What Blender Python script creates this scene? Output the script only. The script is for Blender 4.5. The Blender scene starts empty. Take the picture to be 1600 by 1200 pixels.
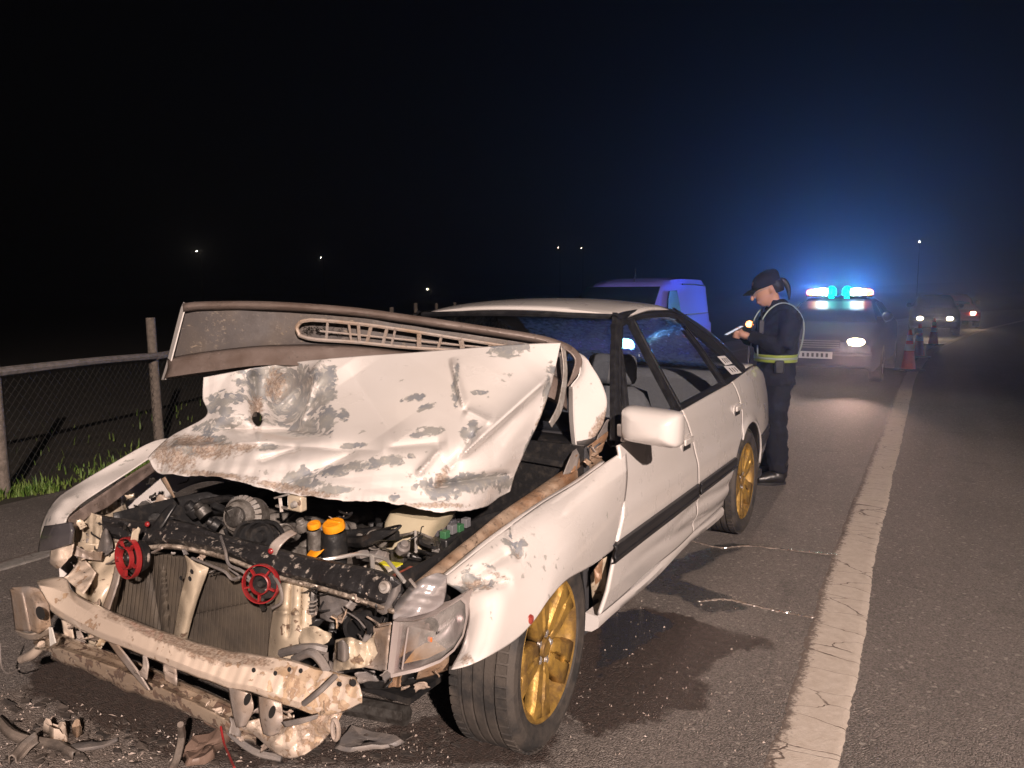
import bpy, bmesh, math, random
import numpy as np
from mathutils import Vector, Matrix

random.seed(7)
rng = np.random.default_rng(7)
S = bpy.context.scene
COL = S.collection

# ------------------------------------------------------------------ camera
# world frame: X to the wrecked car's left side, Y from its front axle to its tail, Z up, metres
CAM = np.array([1.941, -2.155, 1.469]); YAW, PITCH, ROLL, FPX = -.523, .117, -.005, 1226.0
_cy, _sy, _cp, _sp, _cr, _sr = math.cos(YAW), math.sin(YAW), math.cos(PITCH), math.sin(PITCH), math.cos(ROLL), math.sin(ROLL)
_F = np.array([_sy*_cp, _cy*_cp, -_sp]); _r = np.array([_cy, -_sy, 0.]); _u = np.cross(_r, _F)
_R = _r*_cr + _u*_sr; _U = _u*_cr - _r*_sr
cd = bpy.data.cameras.new('camera'); cam = bpy.data.objects.new('camera', cd); COL.objects.link(cam)
cam.matrix_world = Matrix(((_R[0], _U[0], -_F[0], CAM[0]), (_R[1], _U[1], -_F[1], CAM[1]), (_R[2], _U[2], -_F[2], CAM[2]), (0, 0, 0, 1)))
cd.sensor_width = 36.0; cd.lens = 36.0*FPX/1600.0; cd.clip_start = .05; cd.clip_end = 3000
S.camera = cam

# ------------------------------------------------------------------ night sky, moonlight, scene light, exposure
W = bpy.data.worlds.new('World'); S.world = W; W.use_nodes = True
wn = W.node_tree.nodes; wl = W.node_tree.links
sky = wn.new('ShaderNodeTexSky'); sky.sky_type = 'NISHITA'; sky.sun_disc = False
sky.sun_elevation = math.radians(-5.0); sky.sun_rotation = math.radians(25)
wn['Background'].inputs['Strength'].default_value = .05
wl.new(sky.outputs[0], wn['Background'].inputs['Color'])
sd = bpy.data.lights.new('moon', 'SUN'); sd.energy = .004; sd.angle = math.radians(.5); sd.color = (.8, .88, 1)
so = bpy.data.objects.new('moon', sd); COL.objects.link(so); so.rotation_euler = (math.radians(50), 0, math.radians(140))
# unseen main lamp behind the camera to the right, inferred from shadows and falloff
kd = bpy.data.lights.new('unseen_main_lamp', 'SPOT'); kd.energy = 9500; kd.color = (1.0, .805, .70)
kd.spot_size = math.radians(62); kd.spot_blend = .6; kd.shadow_soft_size = .09
ko = bpy.data.objects.new('unseen_main_lamp', kd); COL.objects.link(ko); ko.location = (6.8, -6.7, 4.7)
ko.rotation_euler = (Vector((.3, .45, .05)) - Vector(ko.location)).to_track_quat('-Z', 'Y').to_euler()
S.view_settings.view_transform = 'Standard'; S.view_settings.look = 'None'
S.view_settings.exposure = 0.0; S.view_settings.gamma = 1.0; S.view_settings.use_curve_mapping = False
S.render.engine = 'CYCLES'
S.cycles.use_denoising = True
S.cycles.max_bounces = 8; S.cycles.transparent_max_bounces = 12; S.cycles.volume_bounces = 0
S.cycles.caustics_reflective = False; S.cycles.caustics_refractive = False
S.cycles.sample_clamp_indirect = 4.0

# ------------------------------------------------------------------ helpers
def ray(px, py):
    px = np.asarray(px, float); py = np.asarray(py, float)
    return _F + _R*((px-800)/FPX)[..., None] + _U*((600-py)/FPX)[..., None]
def aty(px, py, Y):
    d = ray(px, py); return CAM + d*((np.asarray(Y, float)-CAM[1])/d[..., 1])[..., None]
def atx(px, py, X):
    d = ray(px, py); return CAM + d*((np.asarray(X, float)-CAM[0])/d[..., 0])[..., None]
def atz(px, py, Z=0.):
    d = ray(px, py); return CAM + d*((np.asarray(Z, float)-CAM[2])/d[..., 2])[..., None]

def crom(pts, n):
    P = np.asarray(pts, float)
    if len(P) == 1: return np.repeat(P, n, 0)
    if len(P) == 2:
        t = np.linspace(0, 1, n)[:, None]; return P[0]*(1-t) + P[1]*t
    Q = np.vstack([2*P[0]-P[1], P, 2*P[-1]-P[-2]])
    d = np.r_[0, np.cumsum(np.linalg.norm(np.diff(P[:, :3], axis=0), axis=1)+1e-9)]
    tt = np.linspace(0, d[-1], n); out = np.zeros((n, P.shape[1]))
    for k, t in enumerate(tt):
        i = min(max(np.searchsorted(d, t, 'right')-1, 0), len(P)-2)
        s = (t-d[i])/(d[i+1]-d[i]); a, b, c, e = Q[i:i+4]
        out[k] = .5*(2*b + (c-a)*s + (2*a-5*b+4*c-e)*s*s + (3*b-a-3*c+e)*s**3)
    return out
def lin(pts, n):
    P = np.asarray(pts, float)
    d = np.r_[0, np.cumsum(np.linalg.norm(np.diff(P, axis=0), axis=1)+1e-9)]
    t = np.linspace(0, d[-1], n)
    return np.stack([np.interp(t, d, P[:, k]) for k in range(P.shape[1])], 1)
def sheet(rows, nu, nv, f=crom):
    R = np.stack([f(r, nu) for r in rows])
    return np.stack([f(R[:, k], nv) for k in range(nu)], 1)
def gridfaces(nv, nu, off=0, closed=False):
    F = []
    for j in range(nv-1):
        for i in range(nu if closed else nu-1):
            i2 = (i+1) % nu
            F.append((off+j*nu+i, off+j*nu+i2, off+(j+1)*nu+i2, off+(j+1)*nu+i))
    return F

def mk(name, V, F, mat, parent=None, smooth=True, solid=0, bevel=0, sub=0, angle=40, attrs=None, off=0.0):
    me = bpy.data.meshes.new(name)
    me.from_pydata([tuple(map(float, v)) for v in V], [], [tuple(map(int, f)) for f in F])
    me.validate(); me.update()
    if mat: me.materials.append(mat)
    if attrs:
        for k, v in attrs.items():
            a = me.attributes.new(k, 'FLOAT', 'POINT'); a.data.foreach_set('value', np.asarray(v, float).ravel().astype(np.float32))
    if smooth:
        me.polygons.foreach_set('use_smooth', [True]*len(me.polygons))
        me.set_sharp_from_angle(angle=math.radians(angle))
    o = bpy.data.objects.new(name, me); COL.objects.link(o)
    if parent is not None: o.parent = parent
    if solid:
        m = o.modifiers.new('solid', 'SOLIDIFY'); m.thickness = solid; m.offset = off
    if bevel:
        m = o.modifiers.new('bevel', 'BEVEL'); m.width = bevel; m.segments = 2; m.limit_method = 'ANGLE'
    if sub:
        m = o.modifiers.new('sub', 'SUBSURF'); m.levels = sub; m.render_levels = sub
    return o
def tag(o, label=None, cat=None, group=None, kind=None):
    for k, v in (('label', label), ('category', cat), ('group', group), ('kind', kind)):
        if v: o[k] = v
    return o
def thing(name, label, cat, loc=(0, 0, 0), rz=0., group=None):
    o = bpy.data.objects.new(name, None); COL.objects.link(o); o.location = loc; o.rotation_euler = (0, 0, rz)
    o.empty_display_size = .2
    return tag(o, label, cat, group)
def sub_empty(name, parent, loc=(0, 0, 0)):
    o = bpy.data.objects.new(name, None); COL.objects.link(o); o.parent = parent; o.location = loc; return o

class MB:                                        # collects shapes that make up one piece
    def __init__(s): s.V = []; s.F = []
    def add(s, V, F):
        o = len(s.V); s.V += [tuple(v) for v in V]; s.F += [tuple(i+o for i in f) for f in F]; return s
    def grid(s, P, closed=False):
        P = np.asarray(P); nv, nu = P.shape[:2]; return s.add(P.reshape(-1, 3), gridfaces(nv, nu, 0, closed))
    def box(s, c, size, rot=None):
        c = np.asarray(c, float); h = np.asarray(size, float)/2
        V = np.array([(x, y, z) for x in (-1, 1) for y in (-1, 1) for z in (-1, 1)], float)*h
        if rot is not None: V = V @ np.array(Matrix(rot) if not isinstance(rot, np.ndarray) else rot).T
        return s.add(V+c, [(0, 1, 3, 2), (4, 6, 7, 5), (0, 4, 5, 1), (2, 3, 7, 6), (0, 2, 6, 4), (1, 5, 7, 3)])
    def bar(s, a, b, w, h, up=(0, 0, 1)):
        a = np.asarray(a, float); b = np.asarray(b, float); d = b-a; L = np.linalg.norm(d); d /= L
        up = np.asarray(up, float); x = np.cross(d, up); x /= np.linalg.norm(x)+1e-9; z = np.cross(x, d)
        return s.box((a+b)/2, (w, L, h), np.stack([x, d, z], 1))
    def tube(s, pts, r, n=8, res=None, caps=True):
        P = crom(pts, res) if res else np.asarray(pts, float)
        r = np.interp(np.linspace(0, 1, len(P)), np.linspace(0, 1, len(np.atleast_1d(r))), np.atleast_1d(r))
        T = np.gradient(P, axis=0); T /= np.linalg.norm(T, axis=1)[:, None]+1e-12
        u = np.cross(T[0], (0, 0, 1.)); u = u if np.linalg.norm(u) > .1 else np.cross(T[0], (1., 0, 0)); u /= np.linalg.norm(u)
        G = []
        for k in range(len(P)):
            u = u-T[k]*(u@T[k]); u /= np.linalg.norm(u)+1e-12; v = np.cross(T[k], u)
            a = np.linspace(0, 2*np.pi, n, endpoint=False)[:, None]
            G.append(P[k]+r[k]*(np.cos(a)*u+np.sin(a)*v))
        o = len(s.V); s.grid(np.array(G), True)
        if caps: s.F.append(tuple(range(o+n-1, o-1, -1))); s.F.append(tuple(o+(len(P)-1)*n+k for k in range(n)))
        return s
    def lathe(s, prof, n=32, c=(0, 0, 0), axis=(0, 0, 1), a0=0., a1=2*math.pi):
        ax = np.asarray(axis, float); ax /= np.linalg.norm(ax)
        u = np.cross(ax, (0, 0, 1.)); u = u if np.linalg.norm(u) > .1 else np.cross(ax, (0, 1., 0)); u /= np.linalg.norm(u); v = np.cross(ax, u)
        full = abs(a1-a0-2*math.pi) < 1e-6
        a = np.linspace(a0, a1, n, endpoint=not full)
        G = np.array([[np.asarray(c)+ax*h+r*(np.cos(t)*u+np.sin(t)*v) for t in a] for r, h in prof])
        return s.grid(G, full)
    def prism(s, poly, ext):
        P = np.asarray(poly, float); n = len(P); Q = P+np.asarray(ext, float)
        return s.add(np.vstack([P, Q]), [tuple(range(n-1, -1, -1)), tuple(range(n, 2*n))]+[(i, (i+1) % n, n+(i+1) % n, n+i) for i in range(n)])
    def build(s, name, mat, parent=None, **k): return mk(name, s.V, s.F, mat, parent, **k)
def sheet_obj(name, P, mat, parent, thick=.003, attrs=None, **k):
    nv, nu = P.shape[:2]
    return mk(name, P.reshape(-1, 3), gridfaces(nv, nu), mat, parent, solid=thick, attrs=attrs, **k)
def vnoise(P, scale, seed=0):                     # cheap smooth noise from sines, -1..1
    r = np.random.default_rng(seed); out = 0
    for k in range(5):
        d = r.normal(size=P.shape[-1])*scale*(1.3**k); out = out+np.sin(P@d+r.uniform(0, 6.28))/1.5**k
    return out/2.3

def crumple(P, scale, seed=0, n=6):                # piecewise-flat noise with sharp ridges, -1..1
    r = np.random.default_rng(seed); out = 0
    for k in range(n):
        d = r.normal(size=P.shape[-1])*scale*(1.25**k); t = (P@d+r.uniform(0, 9)) % 2.0; out = out+(np.abs(t-1)*2-1)/1.35**k
    return out/2.2

# ------------------------------------------------------------------ materials
def nodes(name):
    m = bpy.data.materials.new(name); m.use_nodes = True; nt = m.node_tree; b = nt.nodes['Principled BSDF']; return m, nt, b
def mat(name, col, rough=.5, metal=0., col2=None, scale=20., amt=.5, bump=0., bscale=60., coat=0., lo=.4, hi=.6, spec=None, detail=6.):
    m, nt, b = nodes(name); N = nt.nodes.new; L = nt.links.new
    b.inputs['Base Color'].default_value = (*col, 1); b.inputs['Roughness'].default_value = rough; b.inputs['Metallic'].default_value = metal
    if coat: b.inputs['Coat Weight'].default_value = coat; b.inputs['Coat Roughness'].default_value = .08
    if spec is not None: b.inputs['Specular IOR Level'].default_value = spec
    tc = N('ShaderNodeTexCoord')
    if col2 is not None:
        n = N('ShaderNodeTexNoise'); n.inputs['Scale'].default_value = scale; n.inputs['Detail'].default_value = detail; n.inputs['Roughness'].default_value = .65
        L(tc.outputs['Object'], n.inputs['Vector'])
        r = N('ShaderNodeMapRange'); r.inputs[1].default_value = lo; r.inputs[2].default_value = hi; r.inputs[4].default_value = amt
        L(n.outputs[0], r.inputs[0])
        x = N('ShaderNodeMix'); x.data_type = 'RGBA'; x.inputs[6].default_value = (*col, 1); x.inputs[7].default_value = (*col2, 1)
        L(r.outputs[0], x.inputs[0]); L(x.outputs[2], b.inputs['Base Color'])
        rr = N('ShaderNodeMapRange'); rr.inputs[3].default_value = max(.03, rough-.12); rr.inputs[4].default_value = min(1, rough+.18); L(n.outputs[0], rr.inputs[0]); L(rr.outputs[0], b.inputs['Roughness'])
    if bump:
        n2 = N('ShaderNodeTexNoise'); n2.inputs['Scale'].default_value = bscale; n2.inputs['Detail'].default_value = 5; L(tc.outputs['Object'], n2.inputs['Vector'])
        bp = N('ShaderNodeBump'); bp.inputs['Strength'].default_value = bump; bp.inputs['Distance'].default_value = .01
        L(n2.outputs[0], bp.inputs['Height']); L(bp.outputs[0], b.inputs['Normal'])
    return m
def emit(name, col, strength):
    m, nt, b = nodes(name); b.inputs['Base Color'].default_value = (*col, 1); b.inputs['Emission Color'].default_value = (*col, 1); b.inputs['Emission Strength'].default_value = strength; b.inputs['Roughness'].default_value = .2
    return m
def glass(name, tint=(.25, .27, .3), rough=.02, ior=1.5, dirt=0.):
    m, nt, b = nodes(name); N = nt.nodes.new; L = nt.links.new; out = nt.nodes['Material Output']
    t = N('ShaderNodeBsdfTransparent'); t.inputs[0].default_value = (*tint, 1)
    g = N('ShaderNodeBsdfGlossy'); g.inputs['Roughness'].default_value = rough
    lw = N('ShaderNodeLayerWeight'); lw.inputs['Blend'].default_value = .5
    pw = N('ShaderNodeMath'); pw.operation = 'POWER'; pw.inputs[1].default_value = 5.; L(lw.outputs['Facing'], pw.inputs[0])
    fr = N('ShaderNodeMapRange'); fr.inputs[3].default_value = ((ior-1)/(ior+1))**2; fr.inputs[4].default_value = 1.; L(pw.outputs[0], fr.inputs[0])
    x = N('ShaderNodeMixShader'); L(fr.outputs[0], x.inputs[0]); L(t.outputs[0], x.inputs[1]); L(g.outputs[0], x.inputs[2])
    last = x
    if dirt:
        d = N('ShaderNodeBsdfDiffuse'); d.inputs[0].default_value = (.4, .38, .36, 1)
        n = N('ShaderNodeTexNoise'); n.inputs['Scale'].default_value = 7; n.inputs['Detail'].default_value = 7
        tc = N('ShaderNodeTexCoord'); L(tc.outputs['Object'], n.inputs['Vector'])
        r = N('ShaderNodeMapRange'); r.inputs[1].default_value = .35; r.inputs[2].default_value = .8; r.inputs[4].default_value = dirt; L(n.outputs[0], r.inputs[0])
        y = N('ShaderNodeMixShader'); L(r.outputs[0], y.inputs[0]); L(x.outputs[0], y.inputs[1]); L(d.outputs[0], y.inputs[2]); last = y
    L(last.outputs[0], out.inputs[0]); return m

WHITE = (.62, .585, .565)
def paint_mat(name, chips=False, dirt=.25, base=None, prim1=(.205, .215, .235), prim2=(.285, .28, .265), prim3=(.45, .40, .34), rim=(.40, .385, .36), amb=0.):
    """white car paint; a 'chip' attribute lays bare grey filler and primer, a 'scuff' attribute brown road dirt"""
    m, nt, b = nodes(name); N = nt.nodes.new; L = nt.links.new
    tc = N('ShaderNodeTexCoord')
    def noise(s, d=6, r=.6):
        n = N('ShaderNodeTexNoise'); n.inputs['Scale'].default_value = s; n.inputs['Detail'].default_value = d; n.inputs['Roughness'].default_value = r; L(tc.outputs['Object'], n.inputs['Vector']); return n
    def rng_(src, a, c, lo=0., hi=1.):
        r = N('ShaderNodeMapRange'); r.inputs[1].default_value = a; r.inputs[2].default_value = c; r.inputs[3].default_value = lo; r.inputs[4].default_value = hi; L(src, r.inputs[0]); return r.outputs[0]
    def mix(fac, a, c):
        x = N('ShaderNodeMix'); x.data_type = 'RGBA'; L(fac, x.inputs[0])
        for k, v in ((6, a), (7, c)):
            if isinstance(v, tuple): x.inputs[k].default_value = (*v, 1)
            else: L(v, x.inputs[k])
        return x.outputs[2]
    def math_(op, a, c):
        q = N('ShaderNodeMath'); q.operation = op
        for k, v in ((0, a), (1, c)):
            if isinstance(v, (int, float)): q.inputs[k].default_value = v
            else: L(v, q.inputs[k])
        return q.outputs[0]
    WHITE = base or globals()['WHITE']
    dn = noise(2.2, 5, .5).outputs[0]
    col = mix(rng_(dn, .45, .85, 0, dirt), WHITE, (.50, .43, .35))
    rough = rng_(noise(6).outputs[0], .3, .7, .24, .36)
    b.inputs['Coat Weight'].default_value = .9; b.inputs['Coat Roughness'].default_value = .04
    if chips:
        at = N('ShaderNodeAttribute'); at.attribute_name = 'chip'
        sc = N('ShaderNodeAttribute'); sc.attribute_name = 'scuff'
        nz = noise(30, 9, .66).outputs[0]; nz2 = noise(9, 5, .55).outputs[0]
        c0 = math_('ADD', math_('ADD', at.outputs['Fac'], amb), math_('MULTIPLY', math_('SUBTRACT', nz, .5), 1.2))
        c0 = math_('ADD', c0, math_('MULTIPLY', math_('SUBTRACT', nz2, .5), .8))
        vo = N('ShaderNodeTexVoronoi'); vo.inputs['Scale'].default_value = 48; wv = N('ShaderNodeVectorMath'); wv.operation = 'MULTIPLY_ADD'; wv.inputs[1].default_value = (.03, .03, .03); n9 = N('ShaderNodeTexNoise'); n9.inputs['Scale'].default_value = 25; L(tc.outputs['Object'], n9.inputs['Vector'])
        L(n9.outputs['Color'], wv.inputs[0]); L(tc.outputs['Object'], wv.inputs[2]); L(wv.outputs[0], vo.inputs['Vector'])
        sv = N('ShaderNodeSeparateColor'); L(vo.outputs['Color'], sv.inputs[0])
        c0 = math_('ADD', c0, math_('MULTIPLY', math_('SUBTRACT', sv.outputs[0], .5), .75))
        chip = rng_(c0, .50, .515)
        inner = rng_(c0, .62, .66)
        prim = mix(rng_(noise(14, 6).outputs[0], .4, .6), prim1, prim2)
        prim = mix(rng_(noise(70, 5, .7).outputs[0], .58, .66, 0, .6), prim, prim3)
        prim = mix(inner, rim, prim)
        s0 = math_('ADD', sc.outputs['Fac'], math_('MULTIPLY', math_('SUBTRACT', noise(55, 9, .7).outputs[0], .5), 1.6))
        scuff = rng_(s0, .45, .7, 0, .85)
        brown = mix(rng_(noise(120, 6, .7).outputs[0], .45, .55), (.20, .13, .09), (.42, .33, .26))
        col = mix(chip, col, prim); col = mix(scuff, col, brown)
        rough = math_('ADD', rough, math_('MULTIPLY', math_('MAXIMUM', chip, scuff), .3))
        bp = N('ShaderNodeBump'); bp.inputs['Strength'].default_value = .8; bp.inputs['Distance'].default_value = .004
        h = math_('SUBTRACT', math_('MULTIPLY', nz, math_('ADD', scuff, .02)), math_('MULTIPLY', chip, .35))
        L(h, bp.inputs['Height']); L(bp.outputs[0], b.inputs['Normal'])
    L(col, b.inputs['Base Color']); L(rough, b.inputs['Roughness'])
    return m
# ------------------------------------------------------------------ ground, road, markings, verge
_LY = np.array([-8, .27, 1.27, 3.4, 6.2, 12.8, 17, 21.5, 30.5, 42, 60, 90, 140.])
_LX = np.array([1.66, 1.60, 1.54, 1.455, 1.375, 1.17, 1.20, 1.42, 2.4, 4.3, 8.4, 18, 40.])
_yy = np.linspace(-8, 140, 600); _xx = np.interp(_yy, _LY, _LX)
_k = np.hanning(15); _k /= _k.sum(); _xx = np.convolve(np.pad(_xx, 7, 'edge'), _k, 'valid')
def xline(y): return np.interp(y, _yy, _xx)

def sdf_poly(P, poly):
    poly = np.asarray(poly, float); d = np.full(len(P), 1e9); ins = np.zeros(len(P), bool); n = len(poly)
    for i in range(n):
        a, b = poly[i], poly[(i+1) % n]; e = b-a
        t = np.clip(((P-a)@e)/(e@e+1e-12), 0, 1); d = np.minimum(d, np.linalg.norm(P-(a+t[:, None]*e), axis=1))
        c = (a[1] > P[:, 1]) != (b[1] > P[:, 1])
        ins ^= c & (P[:, 0] < (b[0]-a[0])*(P[:, 1]-a[1])/(b[1]-a[1]+1e-12)+a[0])
    return np.where(ins, -d, d)
def gpoly(px): return np.array([atz(*p)[:2] for p in px])

xo = np.r_[-5.5, -5.3, np.arange(-5.1, 3.0, .045), 3.1, 3.4, 3.8, 4.2]
ys = np.r_[-8, -6, -5, -4, -3, np.arange(-2.4, 6.5, .045), np.arange(6.6, 20, .5), np.arange(20, 140, 3)]
XO, YY = np.meshgrid(xo, ys); XX = XO+xline(YY)
G2 = np.stack([XX.ravel(), YY.ravel()], 1)
ZZ = .006*vnoise(G2, 1.1, 3)*.5
crown = np.where(XO < -5.2, -.02, 0.)
def field(polys, soft):
    v = np.zeros(len(G2))
    near = (G2[:, 1] < 7)
    for p in polys:
        v[near] = np.maximum(v[near], np.clip(.5-sdf_poly(G2[near], p)/soft, 0, 1))
    return v
stain = field([gpoly([(880, 1000), (935, 968), (1000, 948), (1060, 958), (1140, 985), (1215, 1000), (1180, 1018), (1120, 1035), (1095, 1062), (1115, 1078), (1080, 1112), (1010, 1135), (930, 1150), (880, 1120)]),
               gpoly([(60, 1010), (170, 1040), (420, 1150), (720, 1120), (880, 1130), (860, 1190), (700, 1199), (400, 1199), (270, 1190), (40, 1080)])], .22)
wet = field([gpoly([(985, 905), (1040, 880), (1120, 850), (1180, 850), (1130, 870), (1060, 905), (1150, 935), (1170, 952), (1100, 958), (1060, 930), (1010, 925)]), gpoly([(940, 960), (1010, 950), (1060, 975), (1000, 1010), (930, 1060)])], .12)
soil = field([gpoly([(0, 1085), (150, 1110), (300, 1199), (0, 1199)]), gpoly([(900, 965), (960, 935), (985, 960), (925, 1000)])], .5)
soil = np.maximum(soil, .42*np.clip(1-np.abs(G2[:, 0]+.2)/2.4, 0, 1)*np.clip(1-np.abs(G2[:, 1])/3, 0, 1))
am, nt, bs = nodes('asphalt'); N = nt.nodes.new; L = nt.links.new
def _noise(s, d=6, r=.6, kind='ShaderNodeTexNoise'):
    n = N(kind); n.inputs['Scale'].default_value = s
    if kind == 'ShaderNodeTexNoise': n.inputs['Detail'].default_value = d; n.inputs['Roughness'].default_value = r
    L(_tc.outputs['Object'], n.inputs['Vector']); return n
def _rng(src, a, c, lo=0., hi=1.):
    r = N('ShaderNodeMapRange'); r.inputs[1].default_value = a; r.inputs[2].default_value = c; r.inputs[3].default_value = lo; r.inputs[4].default_value = hi; L(src, r.inputs[0]); return r.outputs[0]
def _mix(fac, a, c, blend='MIX'):
    x = N('ShaderNodeMix'); x.data_type = 'RGBA'; x.blend_type = blend
    if isinstance(fac, float): x.inputs[0].default_value = fac
    else: L(fac, x.inputs[0])
    for k, v in ((6, a), (7, c)):
        if isinstance(v, tuple): x.inputs[k].default_value = (*v, 1)
        else: L(v, x.inputs[k])
    return x.outputs[2]
def _m(op, a, c=0.):
    q = N('ShaderNodeMath'); q.operation = op
    for k, v in ((0, a), (1, c)):
        if isinstance(v, (int, float)): q.inputs[k].default_value = v
        else: L(v, q.inputs[k])
    return q.outputs[0]
def _attr(n):
    a = N('ShaderNodeAttribute'); a.attribute_name = n; return a.outputs['Fac']
_tc = N('ShaderNodeTexCoord')
vor = _noise(190, kind='ShaderNodeTexVoronoi'); vor2 = _noise(75, kind='ShaderNodeTexVoronoi')
big = _noise(.7, 5).outputs[0]
c = _mix(_rng(big, .3, .7), (.225, .195, .178), (.29, .252, .230))
mpl = N('ShaderNodeMapping'); mpl.inputs['Scale'].default_value = (1.6, .16, 1); L(_tc.outputs['Object'], mpl.inputs[0]); nl = N('ShaderNodeTexNoise'); nl.inputs['Scale'].default_value = 1.3; nl.inputs['Detail'].default_value = 5; L(mpl.outputs[0], nl.inputs['Vector'])
c = _mix(_rng(nl.outputs[0], .35, .7, 0, .5), c, (.085, .074, .068))
c = _mix(_rng(_noise(2.6, 7, .62).outputs[0], .58, .72, 0, .45), c, (.07, .06, .055))
sep = N('ShaderNodeSeparateColor'); L(vor.outputs['Color'], sep.inputs[0])
c = _mix(_rng(sep.outputs[0], 0, 1, 0, .75), c, (.045, .04, .037))
c = _mix(_rng(sep.outputs[1], .88, .97, 0, .6), c, (.30, .27, .245))
sep2 = N('ShaderNodeSeparateColor'); L(vor2.outputs['Color'], sep2.inputs[0])
c = _mix(_rng(sep2.outputs[1], .96, .99, 0, .6), c, (.40, .36, .32))
rag = _noise(7, 9, .7).outputs[0]
sm = _rng(_m('ADD', _attr('stain'), _m('MULTIPLY', _m('SUBTRACT', rag, .5), 1.3)), .46, .60)
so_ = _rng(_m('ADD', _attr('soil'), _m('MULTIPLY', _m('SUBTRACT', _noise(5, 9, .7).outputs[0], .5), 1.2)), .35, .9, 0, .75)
wt = _rng(_m('ADD', _attr('wet'), _m('MULTIPLY', _m('SUBTRACT', _noise(9, 6, .6).outputs[0], .5), 1.1)), .45, .62)
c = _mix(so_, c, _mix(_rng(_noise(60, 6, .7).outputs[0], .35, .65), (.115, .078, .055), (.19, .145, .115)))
c = _mix(_m('MULTIPLY', sm, .80), c, _mix(_rng(_noise(45, 6, .7).outputs[0], .4, .6), (.022, .016, .014), (.055, .034, .027)))
c = _mix(_m('MULTIPLY', wt, .75), c, (.03, .035, .04))
L(c, bs.inputs['Base Color'])
rg = _m('SUBTRACT', _m('SUBTRACT', _rng(_noise(30).outputs[0], .3, .7, .62, .85), _m('MULTIPLY', sm, .22)), _m('MULTIPLY', wt, .48))
L(rg, bs.inputs['Roughness'])
bp = N('ShaderNodeBump'); bp.inputs['Strength'].default_value = .9; bp.inputs['Distance'].default_value = .006
hh = _m('ADD', _m('MULTIPLY', vor.outputs['Distance'], -1.0), _m('MULTIPLY', _noise(90, 6, .7).outputs[0], .7))
hh = _m('MULTIPLY', hh, _m('SUBTRACT', 1.0, _m('MULTIPLY', wt, .7)))
L(hh, bp.inputs['Height']); L(bp.outputs[0], bs.inputs['Normal'])
ASPHALT = am
road = mk('road', np.stack([XX.ravel(), YY.ravel(), ZZ+crown.ravel()], 1), gridfaces(len(ys), len(xo)), am, attrs=dict(stain=stain, wet=wet, soil=soil))
tag(road, kind='structure')

EARTH = mat('dry_earth', (.030, .026, .020), .95, col2=(.055, .046, .033), scale=3, amt=.8, bump=.6, bscale=25)
gx = np.r_[-900, -300, -100, -40, -20, np.linspace(-10, -4.1, 24), -3, 0, 3, 5.2, np.linspace(6, 14, 12), 40, 100, 300, 900]
gy = np.r_[-300, -60, -20, np.linspace(-8, 20, 57), np.linspace(24, 140, 30), 300, 900, 1500]
GX, GY = np.meshgrid(gx, gy); xl = xline(GY)
lat = np.minimum(GX-(xl-5.5), (xl+4.2)-GX)            # >0 under the road
GZ = np.where(lat > -.02, -.06, -.03-.02*np.clip(-lat, 0, 6)+.04*vnoise(np.stack([GX, GY], -1), .9, 5))
GZ = np.where(GX < -5.0, GZ-.03*np.clip(-GX-5, 0, 10)*.3, GZ)
tag(mk('ground', np.stack([GX, GY, GZ], -1).reshape(-1, 3), gridfaces(len(gy), len(gx)), EARTH), kind='structure')
# low hills that close the horizon
hm = mat('far_hills', (.012, .014, .012), 1.)
hp = []
for k, t in enumerate(np.linspace(0, 1, 90)):
    a = math.radians(-100+190*t); r = 700
    h = 9+5*math.sin(t*9)+3*math.sin(t*23+1)+2*math.sin(t*51)
    hp.append([(r*math.sin(a), r*math.cos(a), -3), ((r+40)*math.sin(a), (r+40)*math.cos(a), h), ((r+160)*math.sin(a), (r+160)*math.cos(a), h*.4-6)])
tag(mk('hills', np.array(hp).reshape(-1, 3), gridfaces(90, 3), hm), kind='structure')

# painted lines: own thickness, ragged edges, worn through and cracked
def line_mat(name, c1, c2, wear, crack):
    global N, L, _tc
    m, nt, b = nodes(name); N = nt.nodes.new; L = nt.links.new; _tc = N('ShaderNodeTexCoord')
    col = _mix(_rng(_noise(22, 8, .7).outputs[0], .35, .7), c1, c2)
    mp = N('ShaderNodeMapping'); mp.inputs['Scale'].default_value = (3.2, 7.5, 1); L(_tc.outputs['Object'], mp.inputs[0])
    w = N('ShaderNodeTexNoise'); w.inputs['Scale'].default_value = 1.5; w.inputs['Detail'].default_value = 4; L(mp.outputs[0], w.inputs['Vector'])
    vm = N('ShaderNodeVectorMath'); vm.operation = 'MULTIPLY_ADD'; vm.inputs[1].default_value = (.6, .6, 0); L(w.outputs['Color'], vm.inputs[0]); L(mp.outputs[0], vm.inputs[2])
    v = N('ShaderNodeTexVoronoi'); v.feature = 'DISTANCE_TO_EDGE'; v.inputs['Scale'].default_value = .8; L(vm.outputs[0], v.inputs['Vector'])
    ck = _m('MULTIPLY', _rng(v.outputs['Distance'], .004, .012, crack, 0), _rng(_noise(2.2, 3).outputs[0], .40, .52))
    col = _mix(ck, col, (.10, .07, .055))
    wr = _rng(_m('ADD', _attr('edge'), _m('MULTIPLY', _m('SUBTRACT', _noise(55, 9, .75).outputs[0], .5), 1.5)), .75-wear, .95-wear, 0, .9)
    col = _mix(wr, col, (.135, .105, .09))
    L(col, b.inputs['Base Color']); b.inputs['Roughness'].default_value = .8
    bp = N('ShaderNodeBump'); bp.inputs['Strength'].default_value = .7; bp.inputs['Distance'].default_value = .004
    L(_m('SUBTRACT', _noise(130, 6, .7).outputs[0], ck), bp.inputs['Height']); L(bp.outputs[0], b.inputs['Normal'])
    return m
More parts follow.
